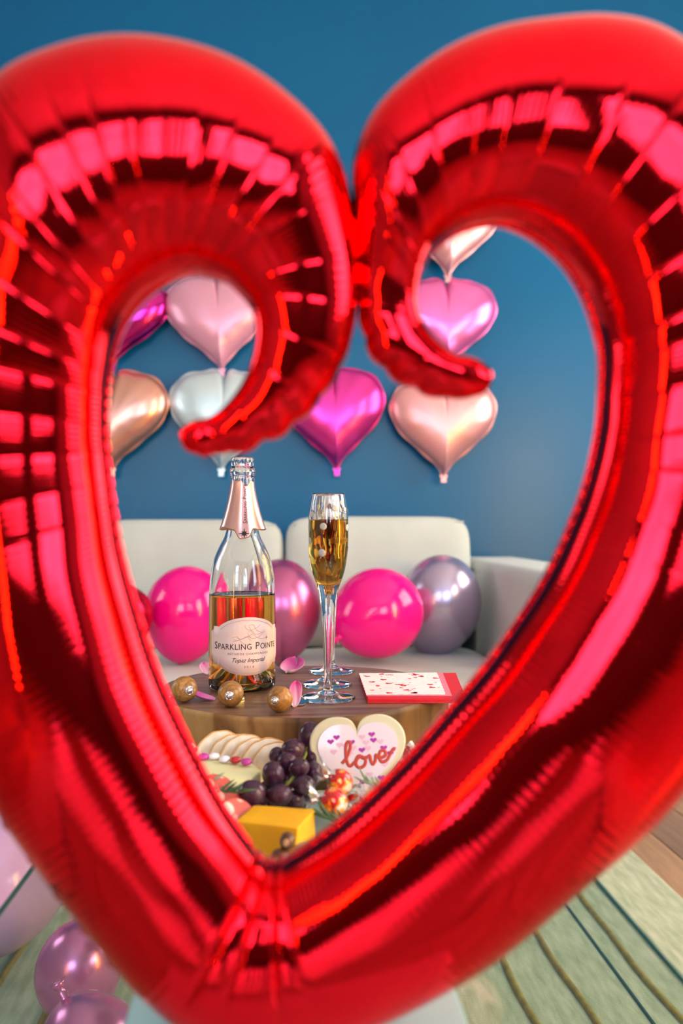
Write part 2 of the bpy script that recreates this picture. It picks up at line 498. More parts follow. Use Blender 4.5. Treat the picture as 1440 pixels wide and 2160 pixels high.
# ------------------------------------------------------------------ foil hearts on the wall
def foil(name, rgb, rough=0.2, metal=1.0):
    t = NT(name); c = lin(rgb); v = t.coords()
    nz = t.n('ShaderNodeTexNoise'); nz.inputs['Scale'].default_value = 9; nz.inputs['Detail'].default_value = 2
    t.l(v, nz.inputs['Vector'])
    t.l(t.ramp(nz.outputs['Fac'], [(0.3, tuple(x * .96 for x in c)), (0.7, c)]), t.b.inputs['Base Color'])
    t.set(Roughness=rough, Metallic=metal)
    t.bump(nz.outputs['Fac'], 0.12, 0.01)
    return t.m
def foil_heart(name, px, py, wpx, hpx, m, label, roll=0.0, depth=0.055, Y=Y1 - 0.06, twist=0.0):
    c = PY(px, py, Y)
    s = Y / F
    w, h = wpx * s, hpx * s * 0.95
    root = thing(name, c, (0, roll, twist), label, 'balloon', 'foil heart balloons taped to the blue wall')
    n, R = 144, 22
    hp = heart_pts(n, w, h, 0.15)
    cx, cyy = 0.0, 0.02 * h
    V, Fc = [], []
    rr = random.Random(int(px * 7 + py))
    ph = rr.random() * 6
    for side in (-1, 1):
        base = len(V)
        V.append((cx, side * depth, cyy))
        for i in range(1, R + 1):
            t = i / R
            for k, (x, y) in enumerate(hp):
                a = 2 * PI * k / n
                infl = depth * max(0.0, 1 - t ** 2.6) ** 0.62
                # valley below the notch
                infl *= 1 - 0.10 * math.exp(-((x * t) / (0.12 * w)) ** 2) * max(0, (y * t) / (0.5 * h))
                puck = 1 - 0.07 * (t ** 3) * (0.5 + 0.5 * math.cos(k * 2 * PI / 9 + ph)) * (1 if abs(y) < .45 * h else .5)
                X = cx + (x - cx) * t; Z = cyy + (y - cyy) * t
                V.append((X, side * infl * puck, Z))
                if i == 1: continue
        for k in range(n):
            k2 = (k + 1) % n
            f = (base, base + 1 + k, base + 1 + k2)
            Fc.append(f if side < 0 else f[::-1])
            for i in range(R - 1):
                a0 = base + 1 + i * n
                f = (a0 + k, a0 + n + k, a0 + n + k2, a0 + k2)
                Fc.append(f if side < 0 else f[::-1])
    body = mesh_obj('foil_body', V, Fc, m, root, recalc=True)
    # flat welded rim around it
    Vr, Fr = [], []
    for k, (x, y) in enumerate(hp):
        L = math.hypot(x, y) or 1
        e = 0.0045 + 0.0022 * math.cos(k * 2 * PI / 9 + ph)
        ux, uy = x / L, y / L
        for d_ in (-0.0004, 0.0004):
            Vr.append((x - ux * 0.002, d_, y - uy * 0.002)); Vr.append((x + ux * e, d_, y + uy * e))
    for k in range(n):
        a = 4 * k; b = 4 * ((k + 1) % n)
        Fr += [(a, a + 1, b + 1, b), (a + 2, b + 2, b + 3, a + 3), (a + 1, a + 3, b + 3, b + 1)]
    mesh_obj('seam_rim', Vr, Fr, m, root, recalc=True)
    # filling tab at the tip
    tip = min(hp, key=lambda q: q[1])
    V, Fc = prism([(-0.014, 0.014), (-0.008, 0.0), (-0.010, -0.012), (0.010, -0.012), (0.008, 0.0), (0.014, 0.014)], -0.004, 0.004)
    mesh_obj('filling_tab', [(x + tip[0], z, y + tip[1]) for x, y, z in V], Fc, m, root, smooth=False, recalc=True)
    return root
F_mag = foil('magenta_foil', (232, 62, 160), 0.28, 0.75)
F_mag2 = foil('deep_magenta_foil', (205, 44, 140), 0.2)
F_pink = foil('pink_foil', (248, 120, 190), 0.28, 0.65)
F_blush = foil('blush_foil', (240, 168, 166), 0.36, 0.6)
F_mauve = foil('pale_pink_foil', (232, 160, 180), 0.34, 0.35)
F_rose = foil('rose_gold_foil', (228, 164, 144), 0.28, 0.8)
F_pearl = foil('pearl_white_foil', (214, 228, 230), 0.36, 0.55)
foil_heart('foil_heart_balloon', 240, 680, 214, 200, F_mag2, 'deep magenta foil heart above the rose gold heart at left', 0.05)
foil_heart('foil_heart_balloon', 462, 685, 212, 215, F_mauve, 'pale pink foil heart above the white heart, tip pointing down right', -0.06)
foil_heart('foil_heart_balloon', 240, 892, 214, 218, F_rose, 'rose gold foil heart on the wall, lower row far left', 0.03)
foil_heart('foil_heart_balloon', 470, 893, 216, 220, F_pearl, 'pearl white foil heart behind the curled red tail', 0.03)
foil_heart('foil_heart_balloon', 706, 890, 208, 226, F_mag, 'bright magenta foil heart between white and blush hearts', -0.04)
foil_heart('foil_heart_balloon', 935, 907, 222, 222, F_blush, 'blush pink foil heart, lowest at right above the sofa corner', 0.0)
foil_heart('foil_heart_balloon', 940, 690, 214, 204, F_pink, 'glossy candy pink foil heart seen in the right loop', 0.0)
foil_heart('foil_heart_balloon', 946, 485, 216, 226, F_blush, 'blush foil heart tip, topmost in the right loop', 0.02)

# ------------------------------------------------------------------ latex balloons
def latex(name, rgb, metal=0.0, rough=0.16):
    t = NT(name); c = lin(rgb); v = t.coords()
    nz = t.n('ShaderNodeTexNoise'); nz.inputs['Scale'].default_value = 5
    t.l(v, nz.inputs['Vector'])
    t.l(t.ramp(nz.outputs['Fac'], [(0.3, tuple(x * .95 for x in c)), (0.7, c)]), t.b.inputs['Base Color'])
    t.set(Roughness=rough, Metallic=metal)
    if not metal: t.b.inputs['Subsurface Weight'].default_value = 0.15; t.b.inputs['Subsurface Radius'].default_value = (0.03, 0.005, 0.01)
    return t.m
def latex_balloon(px, py, rx, ry, Y, m, label, tilt=(0, 0, 0), group=None, name='balloon', center=None):
    c = PY(px, py, Y) if center is None else Vector(center)
    s = Y / F
    rx, ry = rx * s, ry * s
    root = thing(name, c, tilt, label, 'balloon', group)
    prof = []
    for i in range(41):
        a = PI * i / 40
        z = -math.cos(a); r = math.sin(a)
        if z < 0: z = z * (1 + 0.10 * z * z); r *= 1 - 0.06 * z * z   # slightly pear shaped
        prof.append((r * rx, z * ry))
    prof[0] = (0, prof[0][1]); prof[-1] = (0, prof[-1][1])
    mesh_obj('balloon_skin', *lathe(prof, 64), m, root)
    zb = prof[0][1]
    mesh_obj('knot', *lathe([(0, zb - 0.022), (0.011, zb - 0.021), (0.008, zb - 0.014), (0.004, zb - 0.010), (0.007, zb - 0.006), (0.006, zb - 0.001), (0.012, zb + 0.006), (0, zb + 0.008)], 20), m, root)
    return root
L_hot = latex('hot_pink_latex', (255, 6, 138))
L_mauve = latex('chrome_mauve_latex', (206, 108, 156), 0.85, 0.28)
L_silver = latex('chrome_lilac_latex', (196, 178, 204), 0.8, 0.26)
L_red = latex('chrome_red_latex', (205, 10, 52), 0.85, 0.25)
L_lilac = latex('lilac_latex', (226, 180, 222), 0.0, 0.2)
L_pinkm = latex('chrome_pink_latex', (224, 136, 190), 0.6, 0.25)
g_ = 'balloons on the sofa'
latex_balloon(392, 1292, 86, 97, 2.16, L_hot, 'hot pink balloon on sofa, left of the bottle, knot down', (0.05, 0.12, 0), g_)
latex_balloon(592, 1284, 84, 104, 2.19, L_mauve, 'metallic mauve balloon between the bottle and the flutes', (0, 0.0, 0), g_)
latex_balloon(797, 1293, 95, 98, 2.15, L_hot, 'hot pink balloon on sofa, right of the flutes', (-0.5, 1.1, 0), g_)
latex_balloon(926, 1274, 88, 106, 2.31, L_silver, 'metallic silver lilac balloon beside the sofa arm', (0.2, 0.15, 0), g_)
latex_balloon(262, 1296, 58, 62, 2.02, L_red, 'small metallic red balloon peeking out at the sofa left', (0.3, -0.3, 0), g_)
g_ = 'balloons on the floor'
latex_balloon(-22, 1858, 148, 140, 1.42, L_lilac, 'large pale lilac balloon on the floor at the lower left corner', (0.25, -1.1, 0.1), g_)
latex_balloon(166, 2045, 86, 100, 1.22, L_pinkm, 'shiny pink balloon on the rug under the glass table', (0.2, 0.2, 0), g_)
latex_balloon(190, 2215, 104, 104, 1.015, L_pinkm, 'pink balloon cut off by the bottom frame edge', (0.2, 2.6, 0), g_)

# ------------------------------------------------------------------ big red open-heart foil balloon
PAIRS = [  # (inner edge, outer edge) of the tube in the photo's pixels, left curl tip -> bottom -> right curl tip
    ((390, 898), (408, 956)), ((412, 886), (432, 964)), ((440, 880), (455, 956)), ((470, 858), (482, 958)), ((505, 815), (548, 938)), ((528, 765), (617, 902)),
    ((537, 712), (682, 838)), ((532, 662), (736, 740)), ((515, 630), (756, 600)), ((490, 605), (750, 450)), ((465, 592), (715, 318)),
    ((435, 585), (640, 220)), ((405, 584), (530, 135)), ((375, 590), (400, 85)), ((345, 605), (270, 68)), ((318, 625), (130, 90)),
    ((292, 652), (0, 150)), ((268, 690), (-85, 280)), ((248, 740), (-125, 450)), ((236, 800), (-140, 640)), ((230, 880), (-145, 830)),
    ((232, 970), (-140, 1000)), ((245, 1080), (-130, 1180)), ((268, 1190), (-110, 1380)), ((305, 1320), (-75, 1560)), ((350, 1440), (-10, 1715)),
    ((410, 1570), (85, 1850)), ((475, 1690), (190, 1985)), ((530, 1765), (285, 2100)), ((562, 1800), (400, 2190)), ((575, 1806), (520, 2222)),
    ((585, 1806), (640, 2215)), ((605, 1800), (740, 2195)), ((660, 1765), (860, 2143)), ((740, 1700), (1000, 2062)), ((830, 1615), (1130, 1966)),
    ((920, 1515), (1270, 1842)), ((1010, 1405), (1400, 1722)), ((1090, 1295), (1510, 1580)), ((1160, 1180), (1600, 1400)), ((1205, 1085), (1660, 1220)),
    ((1235, 985), (1700, 1030)), ((1252, 890), (1715, 840)), ((1258, 800), (1705, 660)), ((1252, 730), (1680, 500)), ((1235, 660), (1635, 350)),
    ((1210, 605), (1570, 220)), ((1175, 555), (1480, 110)), ((1135, 520), (1380, 45)), ((1090, 495), (1270, 22)), ((1045, 483), (1150, 30)),
    ((1000, 487), (1040, 52)), ((960, 500), (940, 95)), ((930, 520), (850, 160)), ((905, 548), (780, 235)), ((888, 585), (742, 330)),
    ((880, 620), (742, 440)), ((882, 650), (750, 560)), ((895, 685), (756, 665)), ((920, 715), (782, 752)), ((960, 745), (850, 812)),
    ((992, 752), (930, 840)), ((1014, 762), (978, 842)), ((1028, 774), (1004, 836)),
]
def catmull(P, N):
    P = np.array(P, float); n = len(P)
    mid = 0.35 * P[:, 0] + 0.65 * P[:, 1]
    s = np.concatenate([[0], np.cumsum(np.linalg.norm(np.diff(mid, axis=0), axis=1))])
    S = np.linspace(0, s[-1], N)
    idx = np.clip(np.searchsorted(s, S, side='right') - 1, 0, n - 2)
    t = ((S - s[idx]) / (s[idx + 1] - s[idx]))[:, None, None]
    # finite-difference tangents (cubic Hermite on non-uniform knots)
    tan = np.zeros_like(P)
    for i in range(n):
        a, b = max(i - 1, 0), min(i + 1, n - 1)
        tan[i] = (P[b] - P[a]) / (s[b] - s[a])
    h = (s[idx + 1] - s[idx])[:, None, None]
    h00 = 2 * t ** 3 - 3 * t ** 2 + 1; h10 = t ** 3 - 2 * t ** 2 + t; h01 = -2 * t ** 3 + 3 * t ** 2; h11 = t ** 3 - t ** 2
    return h00 * P[idx] + h10 * h * tan[idx] + h01 * P[idx + 1] + h11 * h * tan[idx + 1], S
NS, NA = 2600, 84
PR, S_px = catmull([(a, b) for a, b in PAIRS], NS)
Ipx, Opx = PR[:, 0].copy(), PR[:, 1].copy()

# the heart's own plane: leans a little, right side a touch nearer
BAL_C = np.array(PY(640, 1120, 0.437))
BAL_N = np.array(Vector((-0.03, -1.0, -0.05)).normalized())
CAMP = np.array([0, 0, CAM_Z])
def to_plane(px):
    d = np.stack([(px[:, 0] - W / 2) / F, (H / 2 - px[:, 1]) / F, -np.ones(len(px))], 1) @ CRn.T
    t = ((BAL_C - CAMP) @ BAL_N) / (d @ BAL_N)
    return CAMP + d * t[:, None]
def project(p):
    q = (p - CAMP) @ CRn
    return np.stack([W / 2 + F * q[..., 0] / -q[..., 2], H / 2 - F * q[..., 1] / -q[..., 2]], -1)
th = np.linspace(0, 2 * PI, NA, endpoint=False)
def sections(I, O, k=0.78):
    i3, o3 = to_plane(I), to_plane(O)
    c = (i3 + o3) / 2; w = (o3 - i3) / 2
    L = np.linalg.norm(w, axis=1)
    e = 0.86                                                     # slightly boxy section, pinched at the seams
    cs = np.sign(np.cos(th)) * np.abs(np.cos(th)) ** 1.0; sn = np.sign(np.sin(th)) * np.abs(np.sin(th)) ** e
    dep = k * np.minimum(L, 0.062)
    return c[:, None, :] + w[:, None, :] * cs[None, :, None] + (dep[:, None] * sn[None, :])[..., None] * BAL_N[None, None, :], c, w, dep
It, Ot = Ipx.copy(), Opx.copy()
for _ in range(8):                                               # fit so that the outline in view has the traced width
    sec, c_, w_, dep_ = sections(It, Ot)
    pr = project(sec)
    u = (Opx - Ipx); u /= np.linalg.norm(u, axis=1)[:, None]
    along = np.einsum('sak,sk->sa', pr - Ipx[:, None, :], u)
    tgt = np.linalg.norm(Opx - Ipx, axis=1)
    eo = tgt - along.max(1); ei = 0 - along.min(1)
    Ot += 0.8 * eo[:, None] * u; It += 0.8 * ei[:, None] * u
sec, c_, w_, dep_ = sections(It, Ot)
# outward direction at each vertex of the section
wn = w_ / np.linalg.norm(w_, axis=1)[:, None]
hw = np.linalg.norm(w_, axis=1)
nrm = wn[:, None, :] * (np.cos(th)[None, :, None]) * dep_[:, None, None] / np.maximum(hw, 1e-4)[:, None, None] + BAL_N[None, None, :] * np.sin(th)[None, :, None]
nrm /= np.linalg.norm(nrm, axis=2)[..., None]
disp = np.zeros((NS, NA))
out_len = np.concatenate([[0], np.cumsum(np.linalg.norm(np.diff(Opx, axis=0), axis=1))])
curv = np.concatenate([[0], np.cumsum(np.linalg.norm(np.diff(Opx, axis=0), axis=1) - np.linalg.norm(np.diff(Ipx, axis=0), axis=1))])
cth = np.cos(th)
front_w = 1.0
# pleats: sharp creases across the inner and facing side of the bends
w_in = np.clip((0.62 - cth) / 1.0, 0, 1) ** 0.6 * np.clip((cth + 1.02) / 0.25, 0, 1)
s0 = 120.0
cre = []
while s0 < out_len[-1] - 60:
    cre.append(s0); s0 += random.uniform(95, 165)
for sc in cre:
    i0 = np.searchsorted(out_len, sc)
    depth = random.uniform(0.0003, 0.0006) * float(np.clip((1180 - Ipx[min(i0, NS - 1), 1]) / 380, 0.04, 1)) * min(1, hw[min(i0, NS - 1)] / 0.04)
    sg = random.uniform(3.5, 6)
    skew = random.uniform(-8, 8)
    for j in range(NA):
        gj = np.exp(-np.abs((out_len - sc - skew * (1 - cth[j])) / sg) ** 1.3)
        disp[:, j] -= depth * w_in[j] * gj
# soft billow between creases
edges = np.array([0] + cre + [out_len[-1]])
ii = np.clip(np.searchsorted(edges, out_len, side='right') - 1, 0, len(edges) - 2)
tt = (out_len - edges[ii]) / (edges[ii + 1] - edges[ii])
disp += (0.00030 * np.clip((1180 - Ipx[:, 1]) / 380, 0.0, 1) * np.sin(PI * tt))[:, None] * w_in[None, :] * np.minimum(1, hw / 0.04)[:, None]
# fine gathers beside both seams
amp_n = np.array([noise.noise(Vector((x * 0.006, 3.1, 0))) for x in out_len])
lam = 21.0
ripple = np.sin(2 * PI * out_len / lam + 2.5 * amp_n * 3)
band = np.exp(-((cth - 0.62) / 0.16) ** 2) + 0.9 * np.exp(-((cth + 0.86) / 0.14) ** 2) + 0.25 * np.exp(-((cth + 0.2) / 0.35) ** 2)
disp += 0.00024 * ((0.55 + 0.75 * amp_n) * np.clip(np.minimum(out_len, out_len[-1] - out_len) / 500 - 0.3, 0, 1))[:, None] * ripple[:, None] * band[None, :] * np.minimum(1, hw / 0.04)[:, None]
# broad unevenness
for j in range(NA):
    disp[:, j] += np.array([0.0010 * noise.noise(Vector((s * 0.004, math.cos(th[j]) * 1.1, math.sin(th[j]) * 1.1))) for s in out_len]) * np.minimum(1, hw / 0.04)
# pleats fanning from the notch at the bottom point
bi = [i for i in range(NS) if 470 < Ipx[i, 0] < 640 and Ipx[i, 1] > 1740]
if bi:
    for fx, dp in ((345, .0030), (430, .0022), (600, .0034), (690, .0012)):
        i0 = min(bi, key=lambda i: abs(Opx[i, 0] - fx))
        g = np.exp(-np.abs((out_len - out_len[i0]) / 12) ** 1.2)
        disp -= dp * g[:, None] * np.clip((0.75 - cth) / 1.0, 0, 1)[None, :]
# lumpy scallops on the underside of the two tails
tail = np.clip(1 - np.minimum(out_len, out_len[-1] - out_len) / 480, 0, 1)
disp += (0.0046 * tail * np.clip(np.minimum(out_len, out_len[-1] - out_len) / 90 - 0.35, 0, 1) * (np.abs(np.sin(PI * out_len / 78)) - 0.55))[:, None] * np.clip(cth, 0, 1)[None, :] ** 2
sec = sec + nrm * disp[..., None]
# close the tail ends with rounded caps
cap0 = [sec[0].mean(0) + (sec[0] - sec[0].mean(0)) * f + (sec[0].mean(0) - sec[30].mean(0)) / np.linalg.norm(sec[0].mean(0) - sec[30].mean(0)) * g for f, g in ((0.02, 0.62 * hw[0]), (0.35, 0.58 * hw[0]), (0.7, 0.43 * hw[0]), (0.92, 0.2 * hw[0]))]
cap1 = [sec[-1].mean(0) + (sec[-1] - sec[-1].mean(0)) * f + (sec[-1].mean(0) - sec[-30].mean(0)) / np.linalg.norm(sec[-1].mean(0) - sec[-30].mean(0)) * g for f, g in ((0.92, 0.2 * hw[-1]), (0.7, 0.43 * hw[-1]), (0.35, 0.58 * hw[-1]), (0.02, 0.62 * hw[-1]))]
allsec = np.concatenate([np.array(cap0), sec, np.array(cap1)])
NR = len(allsec)
base_pt = Vector(sec.reshape(-1, 3)[sec.reshape(-1, 3)[:, 2].argmin()])
bal = thing('heart_balloon', base_pt, (0, 0, 0), 'giant shiny red foil heart balloon with open centre and curled tails', 'balloon')
verts = allsec.reshape(-1, 3) - np.array(base_pt)
ia = np.arange(NR - 1)[:, None] * NA; ja = np.arange(NA)[None, :]; jb = (np.arange(NA)[None, :] + 1) % NA
quads = np.stack([ia + ja, ia + jb, ia + NA + jb, ia + NA + ja], -1).reshape(-1, 4)
fl = [tuple(q) for q in quads.tolist()] + [tuple(range(NA))[::-1], tuple((NR - 1) * NA + k for k in range(NA))]
def red_foil():
    t = NT('red_mirror_foil'); v = t.coords()
    nz = t.n('ShaderNodeTexNoise'); nz.inputs['Scale'].default_value = 14; nz.inputs['Detail'].default_value = 3
    t.l(v, nz.inputs['Vector'])
    t.l(t.ramp(nz.outputs['Fac'], [(0.3, (0.90, 0.007, 0.016)), (0.7, (0.95, 0.010, 0.022))]), t.b.inputs['Base Color'])
    t.set(Roughness=0.07, Metallic=1.0)
    t.b.inputs['Specular Tint'].default_value = (1.0, 0.85, 0.85, 1)
    t.bump(nz.outputs['Fac'], 0.06, 0.004)
    return t.m
M_red = red_foil()
body = mesh_obj('foil_body', verts, fl, M_red, bal, recalc=True)
# welded seam flanges, outer and inner
def flange(nm, col, width, lam_, phase):
    Vf, Ff = [], []
    st = range(0, NS, 3)
    for n_, i in enumerate(st):
        p = sec[i, col]; d = wn[i] * (1 if col == 0 else -1)
        e = width * np.clip((abs(Opx[i, 0] - 560) - 120) / 200, 0.05, 1) * (np.clip((Opx[i, 1] - 1250) / 400, 0.06, 1) if col == 0 else 1) * (0.75 + (0.35 if col == 0 else 0.08) * math.sin(2 * PI * out_len[i] / lam_ + phase)) * min(1, hw[i] / 0.03) * float(np.clip(min(out_len[i], out_len[-1] - out_len[i]) / 300 - 0.5, 0.02, 1))
        for off in (-0.0003, 0.0003):
            Vf.append(p - d * 0.002 + BAL_N * off - np.array(base_pt)); Vf.append(p + d * e + BAL_N * off - np.array(base_pt))
    m_ = len(list(st))
    for n_ in range(m_ - 1):
        a, b = 4 * n_, 4 * n_ + 4
        Ff += [(a, a + 1, b + 1, b), (a + 2, b + 2, b + 3, a + 3), (a + 1, a + 3, b + 3, b + 1)]
    mesh_obj(nm, Vf, Ff, M_red, bal, recalc=True)
flange('outer_seam', 0, 0.0060, 92, 0.4)
flange('inner_seam', NA // 2, 0.0018, 60, 1.0)

# ------------------------------------------------------------------ walnut slab
SZ = 0.55
def slab_mats():
    t = NT('walnut_top'); v = t.coords((3, 26, 6))
    nz = t.n('ShaderNodeTexNoise'); nz.inputs['Scale'].default_value = 2.2; nz.inputs['Detail'].default_value = 8; nz.inputs['Distortion'].default_value = 0.8
    t.l(v, nz.inputs['Vector'])
    t.l(t.ramp(nz.outputs['Fac'], [(0.25, lin((70, 44, 30))), (0.5, lin((122, 88, 66))), (0.72, lin((152, 114, 88)))]), t.b.inputs['Base Color'])
    t.set(Roughness=0.38); t.bump(nz.outputs['Fac'], 0.1, 0.002)
    t2 = NT('live_edge_wood'); v = t2.coords((11, 11, 1.6))
    nz = t2.n('ShaderNodeTexNoise'); nz.inputs['Scale'].default_value = 3; nz.inputs['Detail'].default_value = 7; nz.inputs['Distortion'].default_value = 0.6
    t2.l(v, nz.inputs['Vector'])
    v3 = t2.coords((1, 1, 0.2)); n3 = t2.n('ShaderNodeTexNoise'); n3.inputs['Scale'].default_value = 7; n3.inputs['Detail'].default_value = 2
    t2.l(v3, n3.inputs['Vector'])
    a = t2.ramp(nz.outputs['Fac'], [(0.3, lin((128, 84, 40))), (0.7, lin((206, 160, 98)))])
    b = t2.ramp(nz.outputs['Fac'], [(0.3, lin((58, 34, 16))), (0.7, lin((124, 84, 42)))])
    # sapwood on the left, heartwood towards the right
    sp = t2.n('ShaderNodeSeparateXYZ'); tc = t2.n('ShaderNodeTexCoord'); t2.l(tc.outputs['Object'], sp.inputs[0])
    ad = t2.n('ShaderNodeMath', operation='MULTIPLY_ADD'); t2.l(sp.outputs[0], ad.inputs[0]); ad.inputs[1].default_value = 7.0
    t2.l(n3.outputs['Fac'], ad.inputs[2])
    fac = t2.ramp(ad.outputs[0], [(0.02, (0, 0, 0)), (0.22, (1, 1, 1))])
    mx = t2.n('ShaderNodeMix', data_type='RGBA')
    t2.l(fac, mx.inputs[0]); t2.l(a, mx.inputs[6]); t2.l(b, mx.inputs[7]); t2.l(mx.outputs[2], t2.b.inputs['Base Color'])
    t2.set(Roughness=0.6); t2.bump(nz.outputs['Fac'], 0.35, 0.003)
    return t.m, t2.m
M_walnut, M_edge = slab_mats()
sl = thing('wood_slab', (0.022, 1.045, TZ), label='round live edge walnut slab riser carrying the bottle and flutes', cat='serving board')
def slab_r(a):
    return 1 + 0.018 * math.sin(3 * a + 0.6) + 0.012 * math.sin(5 * a + 2) + 0.006 * math.sin(9 * a)
NSL = 160
V, Fc = [], []
rows = [(0.965, 0.0), (0.985, 0.006), (0.99, 0.02), (0.985, 0.045), (0.992, 0.066), (1.0, 0.074), (0.998, 0.078), (0.985, SZ - TZ)]
for f, z in rows:
    for k in range(NSL):
        a = 2 * PI * k / NSL; r = slab_r(a) * f + (0.004 * noise.noise(Vector((math.cos(a) * 9, math.sin(a) * 9, z * 8))) if 0.004 < z < 0.07 else 0)
        V.append((0.187 * r * math.cos(a), 0.164 * r * math.sin(a), z))
for i in range(len(rows) - 1):
    for k in range(NSL):
        k2 = (k + 1) % NSL
        Fc.append((i * NSL + k, i * NSL + k2, (i + 1) * NSL + k2, (i + 1) * NSL + k))
Fc.append(tuple(range(NSL))[::-1])
mesh_obj('live_edge', V, Fc, M_edge, sl)
V = [(0.187 * 0.9855 * slab_r(2 * PI * k / NSL) * math.cos(2 * PI * k / NSL), 0.164 * 0.9855 * slab_r(2 * PI * k / NSL) * math.sin(2 * PI * k / NSL), z) for z in (SZ - TZ - 0.004, SZ - TZ) for k in range(NSL)]
Fc = [tuple(range(NSL))[::-1], tuple(range(NSL, 2 * NSL))] + [(k, (k + 1) % NSL, NSL + (k + 1) % NSL, NSL + k) for k in range(NSL)]
mesh_obj('top_face', V, Fc, M_walnut, sl, smooth=False)

# ------------------------------------------------------------------ glass and wine materials
def glass_mat(name, col=(1, 1, 1), ior=1.5, rough=0.0):
    t = NT(name); v = t.coords()
    nz = t.n('ShaderNodeTexNoise'); nz.inputs['Scale'].default_value = 30
    t.l(v, nz.inputs['Vector'])
    t.l(t.ramp(nz.outputs['Fac'], [(0.3, tuple(c * 0.995 for c in col)), (0.7, col)]), t.b.inputs['Base Color'])
    t.set(Roughness=rough, IOR=ior); t.b.inputs['Transmission Weight'].default_value = 1.0
    return t.m
M_glass = glass_mat('clear_glass', (0.985, 0.99, 0.985), 1.5)
M_crystal = glass_mat('crystal_glass', (0.99, 0.99, 0.99), 1.52)
M_wine = glass_mat('rose_wine', (0.92, 0.46, 0.07), 1.34)
M_wine2 = glass_mat('golden_rose_wine', (1.0, 0.57, 0.08), 1.34)
M_pfoil = foil('rose_pink_capsule_foil', (236, 186, 178), 0.3, 0.85)
M_label = mat('blush_label_paper', (236, 206, 200), 0.45, nscale=30, var=0.03)
M_ink = mat('black_label_ink', (40, 30, 34), 0.5)
M_ink2 = mat('grey_label_ink', (128, 104, 108), 0.5)
M_ink3 = mat('faint_brown_label_ink', (206, 168, 160), 0.5)
M_olive = mat('olive_gold_ink', (160, 140, 60), 0.4)

# ------------------------------------------------------------------ bottle
BX, BY = (512 - VPX) / F * 1.05, 1.05
bot = thing('wine_bottle', (BX, BY, SZ + 0.0006), (0, 0, 0), 'clear glass sparkling rose bottle half full with torn pink foil neck', 'bottle')
outer = smooth_profile([(0.036, 0.0), (0.0405, 0.0015), (0.0428, 0.006), (0.0430, 0.014), (0.0430, 0.06), (0.0428, 0.100), (0.0423, 0.122), (0.0408, 0.143), (0.0365, 0.165),
                        (0.0292, 0.182), (0.0222, 0.197), (0.0182, 0.220), (0.0158, 0.245), (0.0147, 0.262), (0.0145, 0.272), (0.0163, 0.2745), (0.0166, 0.279), (0.0150, 0.2825), (0.0138, 0.285), (0.0146, 0.288), (0.0146, 0.2945), (0.0134, 0.2965)], 5)
inner = smooth_profile([(0.0108, 0.2960), (0.0104, 0.286), (0.0108, 0.262), (0.0126, 0.240), (0.0150, 0.220), (0.0190, 0.197), (0.0262, 0.181), (0.0335, 0.164), (0.0378, 0.142), (0.0395, 0.122), (0.0402, 0.100),
                        (0.0404, 0.06), (0.0404, 0.016), (0.0385, 0.009), (0.034, 0.0085), (0.022, 0.024), (0.010, 0.036), (0.0, 0.039)], 5)
punt = smooth_profile([(0.0, 0.034), (0.009, 0.031), (0.019, 0.019), (0.029, 0.005), (0.0335, 0.0008), (0.036, 0.0)], 4)
prof = punt[:-1] + outer + inner
prof[0] = (0, prof[0][1]); prof[-1] = (0, prof[-1][1])
mesh_obj('glass_body', *lathe(prof, 96), M_glass, bot, recalc=True)
def wine_in(inner_pts, level, over=0.0003):
    """volume up to a level, its skin sunk a hair into the glass"""
    pts = sorted([(r, z) for r, z in inner_pts if z < level], key=lambda q: 0)
    return pts
wp = [(r + 0.0004 if r > 0 else 0, z - 0.0003) for r, z in inner[::-1] if z < 0.121]
re_ = wp[-1][0]
wp += [(re_ - 0.0001, 0.1212), (re_ - 0.0016, 0.1203), (re_ - 0.006, 0.1201), (0.0, 0.1201)]
wp[0] = (0, wp[0][1])
mesh_obj('rose_wine', *lathe(wp, 96), M_wine, bot, recalc=True)

def wrap(V, rfun, a0, z0, off=0.0):
    """wrap flat (x right, y up) print around the bottle; angle 0 faces the camera (-Y)"""
    out = []
    for x, y, zz in V:
        z = z0 + y; r = rfun(z) + off + zz
        a = a0 + x / rfun(z0)
        out.append((r * math.sin(a), -r * math.cos(a), z))
    return out
def rad_at(z):
    pts = [p for p in outer if p[1] <= 0.262]
    for (r1, z1), (r2, z2) in zip(pts[:-1], pts[1:]):
        if z1 <= z <= z2: return r1 + (r2 - r1) * (z - z1) / max(1e-9, z2 - z1)
    return pts[0][0] if z < pts[0][1] else pts[-1][0]
LA, LZ = math.radians(13), 0.0585
def label_half(u):
    """half height of the label at horizontal distance u: an oval with notched ears"""
    u = abs(u)
    ov = 0.036 * math.sqrt(max(0, 1 - (u / 0.0515) ** 2))
    if u <= 0.0400: return max(ov, 0.0)
    if u <= 0.0480: return 0.0240
    if u <= 0.0545:
        t = (u - 0.0480) / 0.0065
        return 0.0240 - 0.0065 * math.sqrt(max(0.0, 1 - (1 - t) ** 2))
    return 0.0
us = np.concatenate([np.linspace(-0.0545, -0.048, 10), np.linspace(-0.0479, -0.0401, 6), np.linspace(-0.0399, 0.0399, 50), np.linspace(0.0401, 0.0479, 6), np.linspace(0.048, 0.0545, 10)])
V, Fc = [], []
nv = 5
for u_ in us:
    hh = label_half(u_) if abs(u_) < 0.0544 else 0.0175
    for off in (0.0, 0.00025):
        for j in range(nv):
            V.append((u_, hh * (2 * j / (nv - 1) - 1), off))
